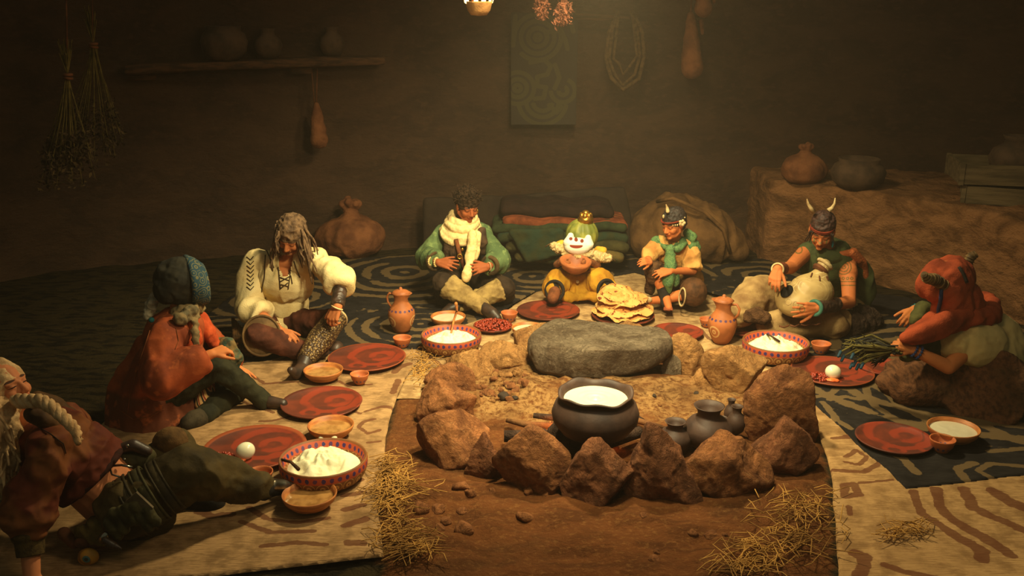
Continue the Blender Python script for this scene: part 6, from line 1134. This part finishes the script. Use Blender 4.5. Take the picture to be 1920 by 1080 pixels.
# ---------- 8 reclining person in front ----------
J = mk({'head': (10, 727, 2.98), 'neck': (48, 782, 2.97), 'chest': (120, 845, 2.97), 'pel': (232, 948, 3.0), 'shL': (92, 845, 2.82), 'elL': (52, 962, 2.74), 'wrL': (60, 1082, 2.66), 'haL': (62, 1120, 2.62), 'shR': (120, 790, 3.16), 'elR': (150, 830, 3.36), 'wrR': (130, 860, 3.5),
  'hipL': (240, 955, 2.92), 'knL': (356, 882, 3.02), 'anL': (492, 916, 3.16), 'toL': (532, 914, 3.22), 'hipR': (255, 925, 3.10), 'knR': (330, 840, 3.30), 'anR': (375, 935, 3.20), 'toR': (408, 945, 3.18)})
fr = frame((.90, -.28, .30), (-.35, .05, 1)); Hc = J['head']; s = 1.0; o = person('person with long curly pale hair reclining in dark red jacket and olive trousers', J, G(250, 1005, 0))
b = Bm(); torso(b, J, 0, .9); head(b, Hc, fr, s, J['neck'], .046); limb(b, J, 'shL', 'elL', 'wrL', .050, .042, .031); limb(b, J, 'shR', 'elR', 'wrR', .050, .042, .029); hand(b, J['wrL'], J['wrL']+V3(.05, -.06, -.04), V3(.3, -.4, .9), 1.0, -1, (.1, .1, .1)); hand(b, J['wrR'], J['wrR']+V3(0, .05, -.05), V3(0, .2, .9), 1.0, 1, (.1, .1, .1))
limb(b, J, 'hipL', 'knL', 'anL', .088, .062, .044); limb(b, J, 'hipR', 'knR', 'anR', .088, .062, .044); b.cap(lerp(J['chest'], J['pel'], .4), J['pel'], .132, .136)
body(o, b, skin_mat('skin_fair', lin(204, 128, 84)), Hc, fr, s, .004)
m = Mat('maroon_jacket', lin(96, 42, 26), .75, 0, .15); m.coord(); m.mix(m.noise(4, 3).ss(.46, .58), lin(118, 68, 34)); m.mix(m.noise(14, 4).ss(.5, .65)*.4, lin(70, 30, 20)); m.bump(m.noise(40, 3), .3, .003); mjk = m.done()
b = Bm(); up = nrm(J['neck']-J['pel']); ch = J['chest']; sd = nrm(J['shR']-J['shL']); fw = np.cross(up, sd); R = rotm((sd, nrm(fw), up)); b.ell(ch+up*.01, (.20, .135, .16), R); b.cap(J['shL'], J['shR'], .075, .075); b.flat(ch, lerp(ch, J['pel'], .44), .15, .165); b.cap(J['shL'], J['elL'], .078, .092); cc = lerp(J['elL'], J['wrL'], .36); b.flat(J['elL'], cc, .090, .058); b.cap(J['elL'], J['elL']+V3(0, 0, -.02), .09, .085); b.torus(cc, J['wrL']-J['elL'], .044, .018); b.cap(J['shR'], J['elR'], .075, .07)
jk = blob('jacket', b, mjk, o, .007, 4, fold=.015, fsc=6.5, seed=71, cut=[[(40, 770), (75, 775), (88, 790), (60, 796)]]); t = bvh(jk)
for a in [[(70, 800), (95, 815), (118, 832), (122, 850)]]: stroke('jacket_seam', t, a, .002, black, jk)
b = Bm(); b.chain([X(150, 925, 2.98), X(170, 915, 3.0), X(196, 905, 3.06)], [.03, .03, .03]); b.torus(lerp(ch, J['pel'], .45), up, .150, .016); emit('jacket_hem', b, cm('dark_red_knit', lin(62, 30, 24), lin(44, 24, 20)), o)
b = Bm(); b.torus(cc+nrm(J['wrL']-J['elL'])*.0, J['wrL']-J['elL'], .046, .02); b.flat(cc-nrm(J['wrL']-J['elL'])*.0, cc+nrm(J['wrL']-J['elL'])*.075, .056, .050); blob('knit_cuff', b, cm('olive_knit', lin(84, 66, 34), lin(58, 44, 26), 60), o, .005, 2)
mol = cm('olive_leather', lin(84, 68, 36), lin(56, 46, 26), 7, .75, .5, .006, spec=.15); b = Bm(); b.cap(J['hipL'], J['knL'], .125, .100); b.chain([J['knL'], lerp(J['knL'], J['anL'], .4), J['anL']], [.100, .088, .052]); b.cap(J['hipR'], J['knR'], .12, .08); b.chain([J['knR'], J['anR']], [.08, .07]); b.ell(J['pel']+V3(.07, 0, -.01), (.14, .17, .125)); blob('olive_trousers', b, mol, o, .007, 4, fold=.014, fsc=6, seed=72)
b = Bm(); b.cap(J['anR']+V3(-.08, 0, 0), J['toR']+V3(-.02, 0, 0), .060, .055); blob('dark_boot', b, black, o, .007, 4); b = Bm(); b.flat(lerp(J['knL'], J['anL'], .85), J['anL']+nrm(J['anL']-J['knL'])*.03, .056, .050); b.cap(J['anL'], J['toL'], .05, .03); blob('dark_boot', b, black, o, .006, 3)
b = Bm(); b.chain([lerp(J['anL'], J['toL'], .45)+V3(0, -.01, .015), J['toL']+V3(0, -.01, .01), J['toL']+V3(.03, .01, .0)], [.036, .032, .02]); blob('steel_toe_cap', b, silver, o, .004, 4); b = Bm(); b.ell(X(318, 828, 3.24), (.075, .06, .07)); blob('knee_pad', b, cm('tan_knee', lin(110, 80, 46), lin(76, 56, 34)), o, .006, 3, fold=.005)
# belt gear
mgr = cm('strap_green', lin(76, 70, 42), lin(50, 46, 30), 16, .7); b = Bm(); b.ell(X(245, 858, 3.08), (.10, .07, .055)); b.ell(X(215, 850, 3.1), (.06, .05, .05)); blob('belt_pouch', b, mgr, o, .006, 3, fold=.006); b = Bm(); b.chain([X(225, 842, 3.04), X(250, 834, 3.05), X(276, 846, 3.06)], [.022, .026, .022]); blob('pouch_flap', b, leather, o, .006, 3)
b = Bm(); [b.ell(X(px, py, 2.97), (.008, .006, .008), seg=10) for px, py in ((239, 836), (233, 862))]; emit('rivet', b, silver, o)
b = Bm(); b.tube([X(205, 874, 2.94), X(228, 872, 2.92), X(248, 876, 2.92)], .005, 7); b.tube([X(205, 874, 2.94), X(210, 890, 2.92), X(225, 894, 2.90)], .004, 7); emit('silver_buckle', b, silver, o)
up2 = nrm(J['knL']-J['hipL'])
for k, (t_, r_1, w_) in enumerate([(.05, .136, .04), (.28, .130, .04), (.52, .122, .04)]):
    c_ = lerp(J['hipL'], J['knL'], t_); b = Bm(); b.flat(c_, c_+up2*w_, r_1, r_1-.004); b.torus(c_, up2, r_1-.004, .006); b.torus(c_+up2*w_, up2, r_1-.006, .006); emit('thigh_strap', b, mgr if k % 2 else cm('strap_dark', lin(66, 56, 34), lin(44, 38, 26), 16, .6), o)
for k, (px, py) in enumerate([(215, 985), (240, 975), (262, 985), (205, 1000)]): b = Bm(); a0 = X(px, py-22, 2.80); b.cap(a0, X(px+16, py+4, 2.80), .024, .020); b.cap(a0+V3(.03, 0, .01), X(px+30, py-6, 2.80), .022, .018); blob('belt_pouch', b, mgr, o, .006, 2, fold=.004, fsc=20)
b = Bm(); b.box(X(262, 945, 2.80), (.030, .006, .045), Matrix.Rotation(.6, 3, 'Y').to_3x3() and np.array(Matrix.Rotation(-.7, 3, 'Y'))); emit('metal_plate', b, cm('plate_grey', lin(112, 96, 72), lin(84, 70, 50), 10, .5), o, False)
b = Bm(); b.chain([X(150, 1000, 2.84), X(175, 1000, 2.84), X(190, 1018, 2.82)], [.024, .034, .02]); b.chain([X(180, 985, 2.85), X(198, 1000, 2.84)], [.03, .02]); blob('belt_flap', b, cm('flap_olive', lin(108, 90, 46), lin(76, 64, 36), 12), o, .006, 2, fold=.008, fsc=18)
ob = thing('clasp', 'small silver clasp hanging from the reclining person\'s belt', 'clasp', X(198, 1010, 2.78)); b = Bm(); b.ell(X(194, 1008, 2.79), (.018, .014, .030), np.array(Matrix.Rotation(.6, 3, 'Y'))); emit('clasp_dome', b, silver, ob); b = Bm(); b.chain([X(196, 1012, 2.78), X(212, 1022, 2.78), X(226, 1028, 2.78)], [.012, .016, .006]); emit('clasp_tongue', b, leather, ob)
m = Mat('yellow_shell', lin(196, 140, 42), .45, 0, .5); m.coord(); rr_ = (m.x*m.x+m.z*m.z).sqrt(); an = m.z.atan2(m.x); m.mix(((rr_*150)+an).sin().ss(.3, .8), lin(150, 100, 32)); m.mix(rr_.ss(.017, .014), lin(70, 120, 120)); m.mix(rr_.ss(.009, .007), lin(40, 60, 60)); msh = m.done()
c_ = X(166, 1043, 2.80); b = Bm(); b.ell((0, 0, 0), (.042, .024, .036)); b.ell((-.01, 0, -.01), (.034, .02, .032)); me = mesh_of('shell_charm', b.verts(), b.f); tag(link('shell_charm', me, msh, None, tuple(c_)), 'round yellow spiral shell charm dangling near the reclining person\'s hip', 'charm')
b = Bm(); b.cap(X(120, 1000, 2.86), X(140, 1020, 2.84), .026, .02); b.ell(X(156, 1018, 2.82), (.036, .014, .026)); b.ell(X(178, 1016, 2.82), (.036, .014, .030)); tag(emit('leather_tag', b, cm('tag_leather', lin(120, 74, 50), lin(70, 48, 34), 10)), 'brown leather tag folded above the yellow shell charm', 'tag')
# collar + hair
mcol = cm('collar_brown', lin(92, 64, 36), lin(60, 42, 28), 12, .7); b = Bm(); b.chain([X(62, 776, 2.86), X(88, 790, 2.86), X(120, 812, 2.90)], [.03, .022, .018]); blob('leather_collar', b, mcol, o, .006, 3, fold=.006); b = Bm(); b.chain([X(72, 745, 3.08), X(100, 760, 3.1), X(130, 785, 3.12), X(150, 810, 3.1)], [.025, .035, .04, .022]); blob('leather_collar', b, mcol, o, .006, 3, fold=.006)
mpale = cm('pale_hair', lin(224, 184, 132), lin(176, 136, 90), 24, .7, .6, .004, spec=.2); r_, f_, u_ = fr; b = Bm(); b.ell(Hc-f_*.04+u_*.02, (.098, .10, .105), rotm(fr)); b.chain([Hc-f_*.09-u_*.05, X(-10, 800, 2.9), X(-5, 850, 2.86)], [.10, .11, .08]); hr = blob('hair', b, mpale, o, .007, 2, fold=.012, fsc=14)
rs = np.random.RandomState(14); ro_, ti = [], []
for k in range(150):
    a = rs.uniform(1.9, 5.6) if k % 3 else rs.uniform(3.4, 5.6); d = f_*math.sin(a+PI/2)+r_*math.cos(a+PI/2); d = -f_*abs(rs.rand())+r_*rs.uniform(-1, 1)+u_*rs.uniform(-.2, .9); d = nrm(d); p0 = Hc+d*.10+u_*.01; e = X(rs.uniform(-45, 36), rs.uniform(800, 925), rs.uniform(2.74, 2.98)); ro_.append(p0); ti.append(e)
strands('long_curls', hr, mpale, ro_, ti, .010, .020, 14, seed=15)
b = Bm(); P = [X(28, 752, 2.90), X(52, 752, 2.86), X(78, 752, 2.82), X(100, 765, 2.80), X(122, 785, 2.79), X(142, 806, 2.79), X(148, 824, 2.79)]
for ph in (0, 2.09, 4.19):
    Q = []; n = 50
    for i in range(n): t_ = i/(n-1)*(len(P)-1); j = min(int(t_), len(P)-2); q = lerp(P[j], P[j+1], t_-j); a = ph+t_*4.2; Q.append(q+V3(0, math.cos(a), math.sin(a))*.014)
    b.tube(Q, [.018*(1-.3*i/n) for i in range(n)], 8)
emit('braid', b, mpale, hr)
bpy.context.view_layer.update()
